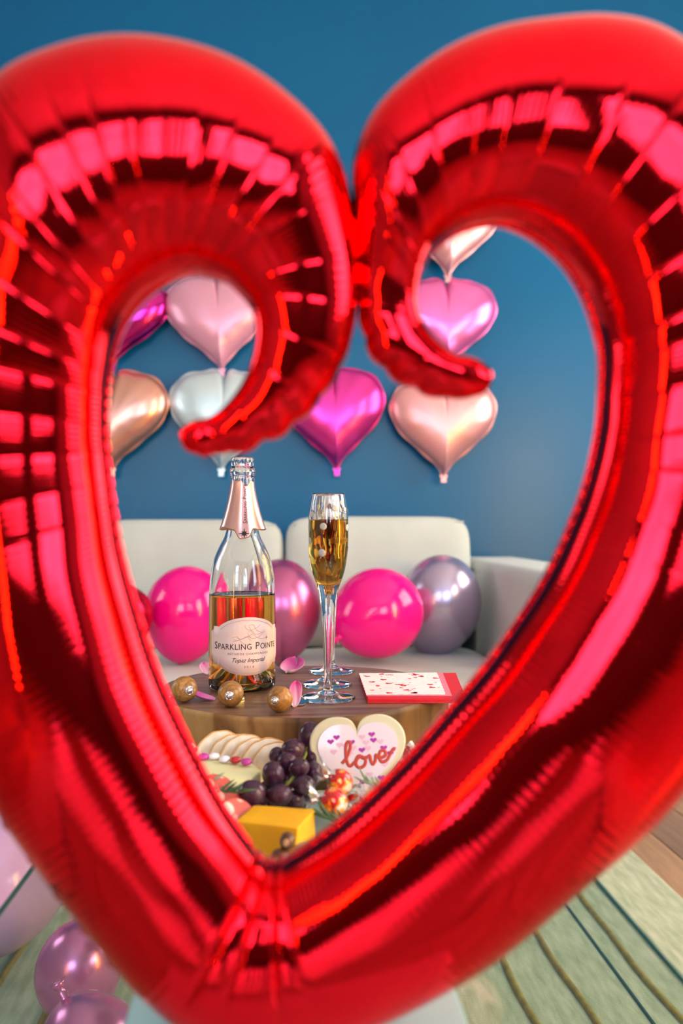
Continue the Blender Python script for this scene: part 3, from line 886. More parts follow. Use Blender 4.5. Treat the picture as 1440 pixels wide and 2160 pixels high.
for i in range(len(us) - 1):
    a, b = i * 2 * nv, (i + 1) * 2 * nv
    for j in range(nv - 1):
        Fc += [(a + j, b + j, b + j + 1, a + j + 1), (a + nv + j, a + nv + j + 1, b + nv + j + 1, b + nv + j)]
    Fc += [(a, a + nv, b + nv, b), (a + nv - 1, b + nv - 1, b + 2 * nv - 1, a + 2 * nv - 1)]
lab = mesh_obj('paper_label', wrap(V, rad_at, LA, LZ, 0.0002), Fc, M_label, bot, recalc=True)
lab['label'] = 'blush oval label with notched corners'
def small_caps(words, big, small, spacing=1.06):
    """capital initials larger than the rest; centred on x=0"""
    parts, x = [], 0.0
    for w_i, wd in enumerate(words):
        for part, sz in ((wd[0], big), (wd[1:], small)):
            V, Fc = text_verts(part, sz, spacing, align='LEFT')
            x1 = max(v[0] for v in V)
            parts.append(([(v[0] + x, v[1], v[2]) for v in V], Fc)); x += x1 + 0.1 * small
        x += 0.42 * small
    V, Fc = join(parts)
    return [(v[0] - x / 2, v[1], v[2]) for v in V], Fc
def label_print(nm, VF, m, x, y):
    V, Fc = VF
    mesh_obj(nm, wrap([(v[0] + x, v[1] + y, v[2]) for v in V], rad_at, LA, LZ, 0.0006), Fc, m, lab, smooth=False)
V, Fc = small_caps(('Sparkling'.upper(), 'Pointe'.upper()), 0.0128, 0.0100)
sx_ = 0.089 / (max(v[0] for v in V) - min(v[0] for v in V))
label_print('lettering', ([(v[0] * sx_, v[1], v[2]) for v in V], Fc), M_ink, 0.001, -0.0038)
label_print('lettering', text_verts('MÉTHODE CHAMPENOISE', 0.0036, 1.35), M_ink2, 0.001, -0.0105)
label_print('lettering', text_verts('Topaz Imperial', 0.0075, 0.95, 0.45), M_ink, 0.0, -0.0195)
label_print('lettering', text_verts('2 0 1 8', 0.0036, 1.2), M_ink2, 0.001, -0.0265)
def star(R, r, n=8):
    pts = []
    for k in range(2 * n):
        a = PI * k / n + PI / 2
        rr = (R if k % 4 == 0 else R * 0.62) if k % 2 == 0 else r
        pts.append((rr * math.cos(a), rr * math.sin(a)))
    return prism(pts, 0, 0.0001)
label_print('star_print', star(0.0032, 0.0006), M_olive, 0.0255, 0.0095)
# faint swirling drawing above the name
lines = []
for k in range(9):
    ph = random.random() * 6; x0 = random.uniform(-0.024, 0.004); y0 = random.uniform(0.008, 0.026)
    pts = [(x0 + 0.022 * t + 0.002 * math.sin(7 * t + ph), y0 + 0.004 * math.sin(5 * t + ph) - 0.004 * t, 0.0) for t in np.linspace(0, 1, 14)]
    lines.append(tube(pts, 0.00022, 4))
label_print('line_drawing', join(lines), M_ink3, 0.0, 0.0)
pts = [(0.0475 * math.cos(a), 0.0325 * math.sin(a), 0) for a in np.linspace(PI * 1.22, PI * 1.78, 30)]
label_print('border_line', tube(pts, 0.0002, 4), M_ink3, 0, 0)
pts = [(0.0475 * math.cos(a), 0.0325 * math.sin(a), 0) for a in np.linspace(PI * 0.22, PI * 0.78, 30)]
label_print('border_line', tube(pts, 0.0002, 4), M_ink3, 0, 0)

# torn foil skirt on the neck
def foil_r(z, a):
    t = min(1, max(0, (0.268 - z) / 0.066))
    side = 0.5 - 0.5 * math.cos(2 * a)                        # flares to both sides
    flare = 0.0006 + t ** 1.5 * (0.0012 + 0.0078 * side ** 2)
    fold = 0.00025 * math.sin(7 * a + 3 * t) * (1.2 - t) + 0.0004 * t * math.sin(5 * a)
    return rad_at(min(z, 0.262)) + flare + fold
NAF, NZF = 120, 26
V, Fc = [], []
for i in range(NZF):
    for k in range(NAF):
        a = -PI + 2 * PI * k / NAF
        zt = 0.2705 - 0.005 * abs(math.sin(3.5 * a + 0.4)) - 0.006 * abs(math.sin(1.5 * a + 1)) ** 3
        zb = 0.2035 - 0.0125 * math.exp(-((a - 0.14) / 0.42) ** 4) + 0.0015 * math.sin(4 * a)
        z = zt + (zb - zt) * i / (NZF - 1)
        r = foil_r(z, a)
        V.append((r * math.sin(a), -r * math.cos(a), z))
for i in range(NZF - 1):
    for k in range(NAF):
        k2 = (k + 1) % NAF
        Fc.append((i * NAF + k, (i + 1) * NAF + k, (i + 1) * NAF + k2, i * NAF + k2))
fo = mesh_obj('neck_foil', V, Fc, M_pfoil, bot)
md = fo.modifiers.new('thickness', 'SOLIDIFY'); md.thickness = 0.00025; md.offset = 1
V, Fc = small_caps(('SPARKLING', 'POINTE'), 0.0068, 0.0052)
L_ = max(v[0] for v in V) - min(v[0] for v in V)
V = [(v[0] * 0.05 / L_, v[1], v[2]) for v in V]
out = []
for x, y, zz in V:                                            # reads upwards
    z = 0.2375 + x; a = 0.34 - y / 0.018
    r = foil_r(z, a) + 0.0009 + zz
    out.append((r * math.sin(a), -r * math.cos(a), z))
mesh_obj('lettering', out, Fc, M_ink, fo, smooth=False)
V, Fc = star(0.0072, 0.0022)
out = []
for x, y, zz in V:
    z = 0.1985 + y; a = 0.14 + x / 0.022; r = foil_r(z, a) + 0.0009 + zz
    out.append((r * math.sin(a), -r * math.cos(a), z))
mesh_obj('star_print', out, Fc, M_ink, fo, smooth=False)

# ------------------------------------------------------------------ champagne flutes
M_etch = mat('frosted_etched_glass', (235, 235, 232), 0.6, nscale=80, var=0.03, Transmission_Weight=0.35)
fo_o = smooth_profile([(0.0325, 0.0), (0.0327, 0.0012), (0.029, 0.0028), (0.018, 0.0045), (0.0085, 0.0078), (0.0052, 0.0125), (0.0044, 0.020), (0.0046, 0.042), (0.0064, 0.082), (0.0082, 0.105), (0.0103, 0.122),
                       (0.0118, 0.129), (0.0140, 0.1365), (0.0190, 0.1505), (0.0226, 0.168), (0.0240, 0.191), (0.0238, 0.2197), (0.0222, 0.235), (0.0199, 0.2472)], 5)
fo_i = smooth_profile([(0.0192, 0.2472), (0.0213, 0.235), (0.0228, 0.2197), (0.0228, 0.191), (0.0208, 0.168), (0.0166, 0.1520), (0.0105, 0.1420), (0.004, 0.1375), (0.0, 0.1368)], 5)
fl_prof = [(0, 0.0)] + fo_o + fo_i
fl_prof[-1] = (0, fl_prof[-1][1])
def fl_rad(z):
    for (r1, z1), (r2, z2) in zip(fo_o[:-1], fo_o[1:]):
        if z1 <= z <= z2: return r1 + (r2 - r1) * (z - z1) / max(1e-9, z2 - z1)
    return 0.02
def dimple(V):
    """shallow cut lenses in the bowl"""
    out = []
    for x, y, z in V:
        if 0.145 < z < 0.245:
            a = math.atan2(y, x); r = math.hypot(x, y)
            k = 1 + 0.010 * math.sin(7 * a + 60 * z) * math.sin(220 * z) * min(1, (z - 0.145) / 0.01) * min(1, (0.245 - z) / 0.012)
            x, y = x * k, y * k
        out.append((x, y, z))
    return out
V, Fc = lathe(fl_prof, 72)
flute_me = bpy.data.meshes.new('flute_glass')
flute = thing('champagne_flute', (0, 0, SZ), (0, 0, 0), 'x', 'glass', 'champagne flutes in a row')
mesh_obj('flute_glass', dimple(V), Fc, M_crystal, flute, recalc=True)
wp = [(r + 0.0003 if r > 0 else 0, z - 0.0003) for r, z in fo_i[::-1] if z < 0.2150]
wp[0] = (0, wp[0][1]); re_ = wp[-1][0]
wp += [(re_ - 0.0001, 0.2156), (re_ - 0.0012, 0.2150), (re_ - 0.004, 0.2148), (0, 0.2148)]
V, Fc = lathe(wp, 72)
mesh_obj('sparkling_wine', dimple(V), Fc, M_wine2, flute, recalc=True)
dots = [(-0.30, 0.2075, .0042), (-0.38, 0.176, .0046), (0.28, 0.229, .0038), (0.75, 0.236, .003), (0.95, 0.228, .003), (1.15, 0.206, .004), (-1.2, 0.19, .004), (-1.0, 0.222, .0038),
        (2.2, 0.215, .004), (2.9, 0.19, .0042), (-2.3, 0.205, .004), (-1.9, 0.17, .0036), (1.7, 0.18, .004), (3.0, 0.232, .0035), (-2.8, 0.226, .003)]
for a0, z0, rd in dots:
    Vd, Fd = [], []
    r0 = fl_rad(z0)
    ring = [(0, 0)] + [(rd * f * math.cos(t), rd * f * math.sin(t)) for f in (0.5, 1.0) for t in np.linspace(0, 2 * PI, 20, endpoint=False)]
    for off in (0.0003, 0.0005):
        for x, y in ring:
            z = z0 + y; a = a0 + x / r0; r = fl_rad(z) * 1.004 + off
            Vd.append((r * math.sin(a), -r * math.cos(a), z))
    for o_ in (0, 41):
        for k in range(20):
            k2 = (k + 1) % 20
            Fd += [(o_, o_ + 1 + k, o_ + 1 + k2), (o_ + 1 + k, o_ + 21 + k, o_ + 21 + k2, o_ + 1 + k2)]
    Fd += [(21 + k, 62 + k, 62 + (k + 1) % 20, 21 + (k + 1) % 20) for k in range(20)]
    mesh_obj('etched_dot', Vd, Fd, M_etch, flute, recalc=True)
spots = [(692, 1473, 'nearest crystal champagne flute with gold wine and etched dots'), (689, 1445, 'middle champagne flute, hidden behind the nearest one'), (699, 1417, 'rearmost champagne flute, its foot closest to the sofa')]
for i, (px, py, lb) in enumerate(spots):
    o = flute if i == 0 else copy_tree(flute)
    p = PZ(px, py, SZ); p.z += 0.0006; o.location = p; o.rotation_euler = (0, 0, 0.7 * i); o['label'] = lb

# ------------------------------------------------------------------ cheese spreaders with round wooden ends
M_olivew = wood_mat('olive_wood', (120, 74, 24), (204, 146, 76), (30, 60, 22), rough=0.32, bump=0.03)
M_silver = mat('polished_silver', (235, 232, 235), 0.08, 1.0, nscale=10, var=0.01)
def spreader(px, pyb, rpx, ang, lb, flat):
    p = PZ(px, pyb, SZ); r = rpx * p.y / F
    p.y += r * 0.2
    t = thing('cheese_spreader', (p.x, p.y, SZ), (0, 0, ang), lb, 'knife', 'cheese spreaders on the slab')
    o = mesh_obj('wooden_knob', *ellipsoid(r, r * 0.96, r, 40, 24), M_olivew, t); o.location = (0, 0, r); o.rotation_euler = (0.4 * ang, 0.9 + ang, 0.3)
    b = mesh_obj('silver_bead', *ellipsoid(r * .27, r * .27, r * .27, 24, 14), M_silver, t); b.location = (0, -r * 0.92, r * 1.04)
    ring = [(r * .3 * math.cos(a), -r * .93, r * 1.04 + r * .3 * math.sin(a)) for a in np.linspace(0, 2 * PI, 24, endpoint=False)]
    mesh_obj('bead_collar', *tube(ring, r * .05, 6, closed=True), M_silver, t)
    mesh_obj('shaft', *tube([(0, r * 0.8, r * 0.9), (0, r * 1.2, r * 0.6), (0, 0.034, 0.0034)], [0.0035, 0.003, 0.003], 12), M_silver, t)
    V, Fc = prism([(-0.004, 0.030), (0.004, 0.030), (0.012, 0.036), (0.0125, 0.052), (0.006, 0.060), (-0.006, 0.060), (-0.0125, 0.052), (-0.012, 0.036)], 0.0008, 0.0024)
    mesh_obj('blade', V, Fc, M_silver, t, smooth=False)
spreader(388, 1482, 27, 0.55, 'cheese spreader knob of streaked olive wood, leftmost of the three', 0)
spreader(486, 1492, 27, -0.05, 'wooden ball end spreader in front of the bottle base', 0)
spreader(590, 1503, 27, -0.45, 'plain brown wooden ball spreader next to a pink petal', 0)

# ------------------------------------------------------------------ rose petals
def petal_mat(name, c1, c2):
    t = NT(name); v = t.coords()
    sp = t.n('ShaderNodeSeparateXYZ'); t.l(v, sp.inputs[0])
    ml = t.n('ShaderNodeMath', operation='MULTIPLY_ADD'); ml.inputs[1].default_value = 28; ml.inputs[2].default_value = 0.1
    t.l(sp.outputs[1], ml.inputs[0])
    t.l(t.ramp(ml.outputs[0], [(0.0, lin(c1)), (0.9, lin(c2))]), t.b.inputs['Base Color'])
    t.set(Roughness=0.5); t.b.inputs['Subsurface Weight'].default_value = 0.2; t.b.inputs['Subsurface Radius'].default_value = (0.004, 0.002, 0.003)
    return t.m
M_petal = petal_mat('pink_petal', (250, 214, 224), (238, 84, 176))
M_petal2 = petal_mat('orchid_petal', (232, 150, 206), (176, 30, 130))
def petal(px, py, z, L, Wd, rot, m, lb, curl=0.5):
    p = PZ(px, py, z)
    V, Fc = [], []
    n = 14
    for i in range(n + 1):
        for j in range(n + 1):
            u = i / n; v = j / n * 2 - 1
            wd = Wd / 2 * max(0.12, math.sqrt(max(0.0, 1 - abs(2 * u ** 1.25 - 1) ** 2.3)))
            x = v * wd; y = u * L
            zz = curl * (0.35 * L * (u - 0.35) ** 2 * 1.6 + 0.5 * Wd * v * v * 0.6 * (0.4 + u)) + 0.0006 * math.sin(7 * v + 5 * u)
            V.append((x, y, zz))
    for i in range(n):
        for j in range(n):
            a = i * (n + 1) + j
            Fc.append((a, a + 1, a + n + 2, a + n + 1))
    o = mesh_obj('rose_petal', V, Fc, m)
    md = o.modifiers.new('thickness', 'SOLIDIFY'); md.thickness = 0.0006
    o.location = (p.x, p.y, z); o.rotation_euler = rot
    R = Euler(rot).to_matrix(); mz = min((R @ Vector(v)).z for v in V); o.location.z = z - mz + 0.0007
    tag(o, lb, 'petal', 'rose petals on the slab')
petal(604, 1421, SZ, 0.030, 0.036, (0.12, 0.0, -0.55), M_petal, 'large pink petal lying right behind the bottle', 0.8)
petal(452, 1478, SZ, 0.026, 0.026, (0.15, 0.1, 1.3), M_petal2, 'orchid petal lying flat left of the middle wooden ball', 0.4)
petal(619, 1493, SZ, 0.029, 0.015, (1.2, 0.15, 0.1), M_petal, 'upright pale pink petal against the right wooden ball', 0.6)
petal(436, 1424, SZ, 0.020, 0.016, (0.6, 0, 0.4), M_petal, 'tiny petal tip at the left edge of the bottle', 0.6)

# ------------------------------------------------------------------ napkin
M_nred = mat('red_napkin_paper', (226, 26, 44), 0.7, nscale=90, bump=0.1)
M_nwhite = mat('white_napkin_paper', (248, 240, 238), 0.75, nscale=90, bump=0.1)
M_npink = mat('pink_napkin_print', (240, 130, 150), 0.7)
nz0 = SZ + 0.0004
corn = [PZ(757, 1429, SZ), PZ(962, 1427, SZ), PZ(985, 1484, SZ), PZ(775, 1484, SZ)]   # back-left, back-right, front-right, front-left
ctr = sum(corn, Vector()) / 4
nap = thing('paper_napkin', (ctr.x, ctr.y, nz0), label='folded paper napkin printed with red hearts and a red border', cat='napkin')
def nq(u, v, z=0.0):
    a = corn[0].lerp(corn[1], u); b = corn[3].lerp(corn[2], u); p = a.lerp(b, v) - ctr
    return Vector((p.x, p.y, z))
def nap_sheet(nm, u0, u1, v0, v1, z0, z1, m, wave=0.0):
    n = 28
    ring = [(u0 + (u1 - u0) * t, v0) for t in np.linspace(0, 1, n, endpoint=False)] + [(u1, v0 + (v1 - v0) * t) for t in np.linspace(0, 1, n, endpoint=False)] + \
           [(u1 - (u1 - u0) * t, v1) for t in np.linspace(0, 1, n, endpoint=False)] + [(u0, v1 - (v1 - v0) * t) for t in np.linspace(0, 1, n, endpoint=False)]
    pts = []
    for i, (u_, v_) in enumerate(ring):
        cu, cv = (u0 + u1) / 2, (v0 + v1) / 2
        k = 1 + wave * math.sin(i * 1.9) * random.uniform(0.4, 1)
        pts.append(nq(cu + (u_ - cu) * k, cv + (v_ - cv) * k))
    V, Fc = prism([(p.x, p.y) for p in pts], z0, z1)
    return mesh_obj(nm, V, Fc, m, nap, smooth=False)
for k in range(3):
    nap_sheet('folded_layer', 0.0 + 0.004 * k, 1.0 - 0.003 * k, 0.0, 1.0 - 0.004 * k, 0.0017 * k, 0.0017 * k + 0.0014, M_nred, 0.002)
nap_sheet('pink_band', 0.0, 0.86, 0.0, 0.90, 0.0049, 0.0051, M_npink)
top = nap_sheet('printed_panel', 0.0, 0.80, 0.0, 0.86, 0.0052, 0.0055, M_nwhite, 0.012)
parts = []
for k in range(46):
    u_, v_ = random.uniform(0.04, 0.76), random.uniform(0.05, 0.82); s_ = random.choice((0.0030, 0.0055, 0.0085)); an = random.uniform(-0.8, 0.8)
    p = nq(u_, v_)
    hp = heart_pts(20, s_, s_)
    V, Fc = prism([(p.x + x * math.cos(an) - y * math.sin(an), p.y + x * math.sin(an) + y * math.cos(an)) for x, y in hp], 0.0055, 0.00562)
    mesh_obj('printed_heart', V, Fc, M_nred, top, smooth=False)

# ------------------------------------------------------------------ crackers
def cracker_mat():
    t = NT('toasted_cracker'); v = t.coords()
    nz = t.n('ShaderNodeTexNoise'); nz.inputs['Scale'].default_value = 60; nz.inputs['Detail'].default_value = 5
    t.l(v, nz.inputs['Vector'])
    t.l(t.ramp(nz.outputs['Fac'], [(0.28, lin((196, 140, 84))), (0.42, lin((232, 208, 176))), (0.7, lin((246, 236, 220)))]), t.b.inputs['Base Color'])
    t.set(Roughness=0.85); t.bump(nz.outputs['Fac'], 0.4, 0.002)
    return t.m
M_crack = cracker_mat()
M_crust = mat('browned_cracker_rim', (214, 160, 100), 0.85, nscale=60, var=0.2, bump=0.3)
lefts = [(416, 'round cracker at the far left end of the cracker row'), (444, 'round cracker second from the left in the row'), (466, 'round cracker third from the left in the row'),
         (489, 'round cracker third from the grapes in the row'), (513, 'round cracker second from the grapes in the row'), (533, 'full faced round cracker nearest the grapes')]
for i, (lx, lb) in enumerate(lefts):
    R_ = 0.0305 - 0.001 * (i % 2)
    Y_ = 0.868 - 0.0085 * i
    cx_ = PY(lx, 1600, Y_).x + R_ * 0.93
    t = thing('cracker', (cx_, Y_, BZ), (math.radians(-14), 0, math.radians(24)), lb, 'cracker', 'crackers standing in a row')
    n = 60
    V, Fc = [], []
    prof = [(0.0, -0.002), (0.5, -0.0021), (0.93, -0.0019), (1.0, 0.0), (0.93, 0.0019), (0.5, 0.0021), (0.0, 0.002)]
    Vl, Fl = lathe([(r * R_, z) for r, z in prof], n)
    out = []
    for x, y, z in Vl:
        a = math.atan2(y, x); k = 1 + 0.012 * math.sin(11 * a + i) + 0.008 * math.sin(5 * a + 2 * i)
        b = 0.0006 * noise.noise(Vector((x * 120, y * 120, i)))
        out.append((x * k, z + b, y * k + R_ * 1.012))
    o = mesh_obj('cracker_disc', out, Fl, M_crack, t, recalc=True)
    ring = [(R_ * (1 + 0.012 * math.sin(11 * a + i) + 0.008 * math.sin(5 * a + 2 * i)) * math.cos(a) * 0.985, 0, R_ * 1.012 + R_ * 0.985 * (1 + 0.012 * math.sin(11 * a + i)) * math.sin(a)) for a in np.linspace(0, 2 * PI, 60, endpoint=False)]
    mesh_obj('crust_rim', *tube(ring, 0.0010, 6, closed=True), M_crust, t)

# ------------------------------------------------------------------ cheeses
def wedge(name, pts_bottom, pts_top, m, lb, bevel=0.0012, rind=None):
    n = len(pts_bottom); c = sum(pts_bottom, Vector()) / n
    bm = bmesh.new()
    vb = [bm.verts.new(p - c) for p in pts_bottom]; vt = [bm.verts.new(p - c) for p in pts_top]
    bm.faces.new(vb[::-1]); bm.faces.new(vt)
    for k in range(n): bm.faces.new((vb[k], vb[(k + 1) % n], vt[(k + 1) % n], vt[k]))
    bmesh.ops.recalc_face_normals(bm, faces=bm.faces[:])
    bmesh.ops.bevel(bm, geom=bm.edges[:], offset=bevel, segments=3, affect='EDGES', profile=0.5)
    bmesh.ops.subdivide_edges(bm, edges=[e for e in bm.edges if e.calc_length() > 0.012], cuts=4, use_grid_fill=True)
    for v in bm.verts:
        w_ = v.co * 60
        v.co += v.normal * 0.0005 * noise.noise(w_)
    o = bm_obj(name, bm, m)
    o.location = c
    return o
def zz(p, z): return Vector((p.x, p.y, z))
M_ched = mat('orange_cheddar', (255, 186, 6), 0.5, nscale=40, var=0.06, bump=0.08, Subsurface_Weight=0.2, Subsurface_Radius=(0.01, 0.004, 0.001))
M_pale = mat('pale_cheese', (238, 232, 178), 0.5, nscale=30, var=0.04, bump=0.05, Subsurface_Weight=0.2, Subsurface_Radius=(0.01, 0.008, 0.004))
ct = BZ + 0.036
tp = [PZ(497, 1732, ct), PZ(628, 1747, ct), PZ(665, 1706, ct), PZ(535, 1698, ct)]
bt = [zz(tp[0] + Vector((0.014, -0.004, 0)), BZ), zz(tp[1] + Vector((-0.004, -0.004, 0)), BZ), zz(tp[2], BZ), zz(tp[3], BZ)]
ch = wedge('cheddar_cheese', bt, tp, M_ched, '')
tag(ch, 'bright orange block of cheddar cheese in front of the grapes', 'cheese')
pt = BZ + 0.045
tp = [PZ(395, 1668, pt), PZ(500, 1668, pt), PZ(550, 1624, pt), PZ(530, 1608, pt + 0.001), PZ(395, 1598, pt + 0.003)]
bt = [zz(p, BZ) for p in tp]
pc = wedge('pale_cheese', bt, tp, M_pale, '', 0.002)
tag(pc, 'pale yellow wedge of semi hard cheese in front of the crackers', 'cheese')

# sugar coated candies on the cheese edge
for px, py, c, lb in ((430, 1590, (206, 40, 160), 'magenta button candy at the left end of the candy line'), (452, 1589, (246, 240, 250), 'white button candy beside the left magenta one'),
                      (474, 1595, (240, 232, 248), 'white button candy left of the red one'), (497, 1597, (190, 20, 40), 'red button candy on the pale cheese'), (520, 1601, (200, 50, 160), 'magenta button candy nearest the grapes')):
    z_ = pt + 0.0036
    p = PZ(px, py + 6, pt + 0.004)
    m_ = mat('candy_shell', c, 0.25, nscale=60, Coat_Weight=0.5)
    V, Fc = ellipsoid(0.0056, 0.0056, 0.0034, 24, 12)
    o = mesh_obj('button_candy', V, Fc, m_); o.location = (p.x, p.y - 0.004, pt + 0.0052)
    tag(o, lb, 'candy', 'button candies')

# ------------------------------------------------------------------ salami
def salami_mat():
    t = NT('salami'); v = t.coords()
    vo = t.n('ShaderNodeTexVoronoi'); vo.inputs['Scale'].default_value = 75
    t.l(v, vo.inputs['Vector'])
    t.l(t.ramp(vo.outputs['Distance'], [(0.42, lin((246, 226, 214))), (0.54, lin((206, 84, 74)))]), t.b.inputs['Base Color'])
    t.set(Roughness=0.35); t.bump(vo.outputs['Distance'], 0.1, 0.001)
    return t.m
M_sal = salami_mat()
M_salrim = mat('salami_rim', (190, 60, 56), 0.45, nscale=40)
for i, (px, py, Y_, rx_, rz_, lb) in enumerate(((462, 1672, 0.735, 0.9, 0.5, 'salami slice leaning on the pale cheese, rear of three'), (482, 1700, 0.715, 0.8, 0.55, 'salami slice with large fat spots, middle of three'), (502, 1728, 0.70, 0.7, 0.6, 'salami slice touching the orange cheddar'))):
    p = PY(px, py, Y_)
    t = thing('salami_slice', p, (PI / 2 - rx_, 0.25, rz_), lb, 'salami', 'salami slices')
    V, Fc = lathe([(0, -0.0012), (0.018, -0.0012), (0.0185, 0), (0.018, 0.0012), (0, 0.0012)], 40)
    mesh_obj('slice', [(x, y, z + 0.09 * x * x * 12) for x, y, z in V], Fc, M_sal, t, smooth=False)
    ring = [(0.0185 * math.cos(a), 0.0185 * math.sin(a), 0.09 * 12 * (0.0185 * math.cos(a)) ** 2) for a in np.linspace(0, 2 * PI, 40, endpoint=False)]
    mesh_obj('casing', *tube(ring, 0.0012, 6, closed=True), M_salrim, t)

# ------------------------------------------------------------------ grapes
def grape_mat():
    t = NT('dark_grape_skin'); v = t.coords()
    nz = t.n('ShaderNodeTexNoise'); nz.inputs['Scale'].default_value = 55; nz.inputs['Detail'].default_value = 4
    t.l(v, nz.inputs['Vector'])
    t.l(t.ramp(nz.outputs['Fac'], [(0.3, lin((44, 20, 46))), (0.55, lin((72, 28, 56))), (0.75, lin((92, 74, 104)))]), t.b.inputs['Base Color'])
    t.l(t.ramp(nz.outputs['Fac'], [(0.3, (0.16,) * 3), (0.75, (0.42,) * 3)]), t.b.inputs['Roughness'])
    return t.m
M_grape = grape_mat()
M_stemg = mat('green_grape_stem', (128, 136, 60), 0.6, nscale=60)
gb = thing('grape_bunch', (PY(605, 1650, 0.775).x, 0.775, BZ), label='bunch of dark purple grapes heaped behind the cheddar', cat='grapes')
GR = [(652, 1551, 22, 28, .825, .2), (618, 1580, 27, 21, .805, .1), (584, 1594, 17, 18, .815, 0), (606, 1606, 21, 19, .785, .2), (631, 1619, 22, 20, .770, .1), (576, 1634, 23, 28, .765, -.2),
      (531, 1673, 30, 27, .733, .3), (536, 1712, 24, 22, .728, 0), (590, 1677, 27, 22, .735, 0), (546, 1694, 21, 17, .752, 0), (641, 1656, 25, 20, .755, .2), (661, 1632, 20, 26, .785, 0), (657, 1600, 18, 25, .815, 0),
      (605, 1645, 22, 22, .79, 0), (565, 1668, 22, 22, .775, 0), (620, 1690, 24, 22, .755, .4), (600, 1690, 22, 22, .765, .4), (640, 1684, 22, 22, .775, 0), (575, 1702, 22, 20, .765, 0)]
for px, py, rx, ry, Y_, rl in GR:
    p = PY(px, py, Y_); s = Y_ / F
    V, Fc = ellipsoid(rx * s, (rx + ry) / 2 * s * 0.95, ry * s, 28, 18)
    o = mesh_obj('grape', V, Fc, M_grape, gb); o.location = p - gb.location; o.rotation_euler = (random.uniform(-.2, .2), rl, random.random())
    if o.location.z - ry * s < 0.0005: o.location.z = ry * s + 0.0005
for path in ([(600, 1660, .75), (612, 1648, .755), (618, 1640, .765), (630, 1625, .79), (645, 1590, .81), (650, 1572, .82)], [(612, 1648, .755), (600, 1652, .77), (580, 1660, .775)], [(650, 1575, .82), (653, 1588, .825), (650, 1600, .83)]):
    mesh_obj('grape_stem', *tube([PY(*q) - gb.location for q in path], 0.0016, 8), M_stemg, gb)

# ------------------------------------------------------------------ "love" heart
M_cream = mat('cream_candy_shell', (228, 222, 186), 0.45, nscale=30, var=0.03)
M_print = mat('white_printed_face', (246, 232, 244), 0.25, nscale=14, var=0.03, Coat_Weight=0.6)
M_lov = mat('brick_red_print', (206, 74, 56), 0.5)
M_ph1 = mat('purple_heart_print', (186, 50, 180), 0.5)
M_ph2 = mat('pale_pink_heart_print', (244, 196, 222), 0.5)
lp = PY(764, 1690, 0.80)
love = thing('heart_candy', (lp.x, 0.80, BZ), (math.radians(-12), math.radians(-4), math.radians(-4)), 'cream heart shaped candy with love lettering and small purple hearts', 'candy')
def plump_heart(n, w, h):
    """two round lobes and a soft point"""
    pts = []
    for k in range(n):
        t = 2 * PI * k / n
        x = math.sin(t) * abs(math.sin(t)) ** 0.55
        y = 0.62 * math.cos(t) + 0.30 * math.sqrt(abs(math.sin(t))) * (1 if math.cos(t) > -0.9 else 0.95) - 0.13
        pts.append((x * w / 2, y * h / 1.30))
    return pts
def heart2(n, w, h):
    hp = heart_pts(n, w, h, 0.06)
    return [(x, y) for x, y in hp]
LW, LH = 0.094, 0.088
hp = heart2(96, LW, LH)
lz = 0.5 * LH + 0.002
def love_layer(nm, sc, d0, d1, m, parent, rnd=0.0):
    V, Fc = [], []
    n = len(hp)
    lay = [(sc * (1 - rnd), d0), (sc, d0 - rnd * 0.03), (sc, d1 + rnd * 0.03), (sc * (1 - rnd), d1)] if rnd else [(sc, d0), (sc, d1)]
    for f, d in lay:
        for x, y in hp: V.append((x * f, d, y * f + lz))
    for i in range(len(lay) - 1):
        for k in range(n):
            k2 = (k + 1) % n
            Fc.append((i * n + k, (i + 1) * n + k, (i + 1) * n + k2, i * n + k2))
    Fc += [tuple(range(n)), tuple(range((len(lay) - 1) * n, len(lay) * n))[::-1]]
    return mesh_obj(nm, V, Fc, m, parent, smooth=False, recalc=True)
love_layer('candy_shell', 1.0, 0.007, -0.007, M_cream, love, 0.03)
face = love_layer('printed_face', 0.83, -0.0068, -0.0078, M_print, love)
strokes = {  # handwriting strokes in face units (x right, z up), metres/1000
    'letter_l': [(-18.5, -5.5), (-14.5, -1.5), (-11.2, 4.5), (-10.6, 8.6), (-12.4, 10.2), (-14.3, 7.2), (-14.8, 0), (-13.6, -6.2), (-11.4, -7.6), (-8.2, -5)],
    'letter_o': [(-8.2, -6.5), (-5.5, -1.5), (-3, -1), (-6, -3), (-7, -7), (-4, -9.5), (0, -7.5), (0.8, -3.5), (-2.5, -1.2), (-1, -2.6), (3, -2)],
    'letter_v': [(3, -2), (4.6, -1.2), (5.2, -5), (6.6, -7.5), (8.8, -5), (9.6, -1.0), (11, -2.2)],
    'letter_e': [(11, -2.2), (13.5, -3.2), (17.5, -1.5), (16.8, 1.8), (13.6, 1.6), (12.2, -2.5), (14, -6.2), (18.5, -5), (22, 0.2), (24.5, 2.6), (26, 2.2)],
}
for nm, pts in strokes.items():
    pr = smooth_profile([(x + 100, y) for x, y in pts], 6)
    path = [((x - 100) / 1000 * 1.22 + 0.0055, -0.0079, y / 1000 * 1.3 + lz + 0.0065) for x, y in pr]
    V, Fc = tube(path, 0.0017, 8)
    mesh_obj(nm, [(v[0], -0.0079 + (v[1] + 0.0079) * 0.35, v[2]) for v in V], Fc, M_lov, face)
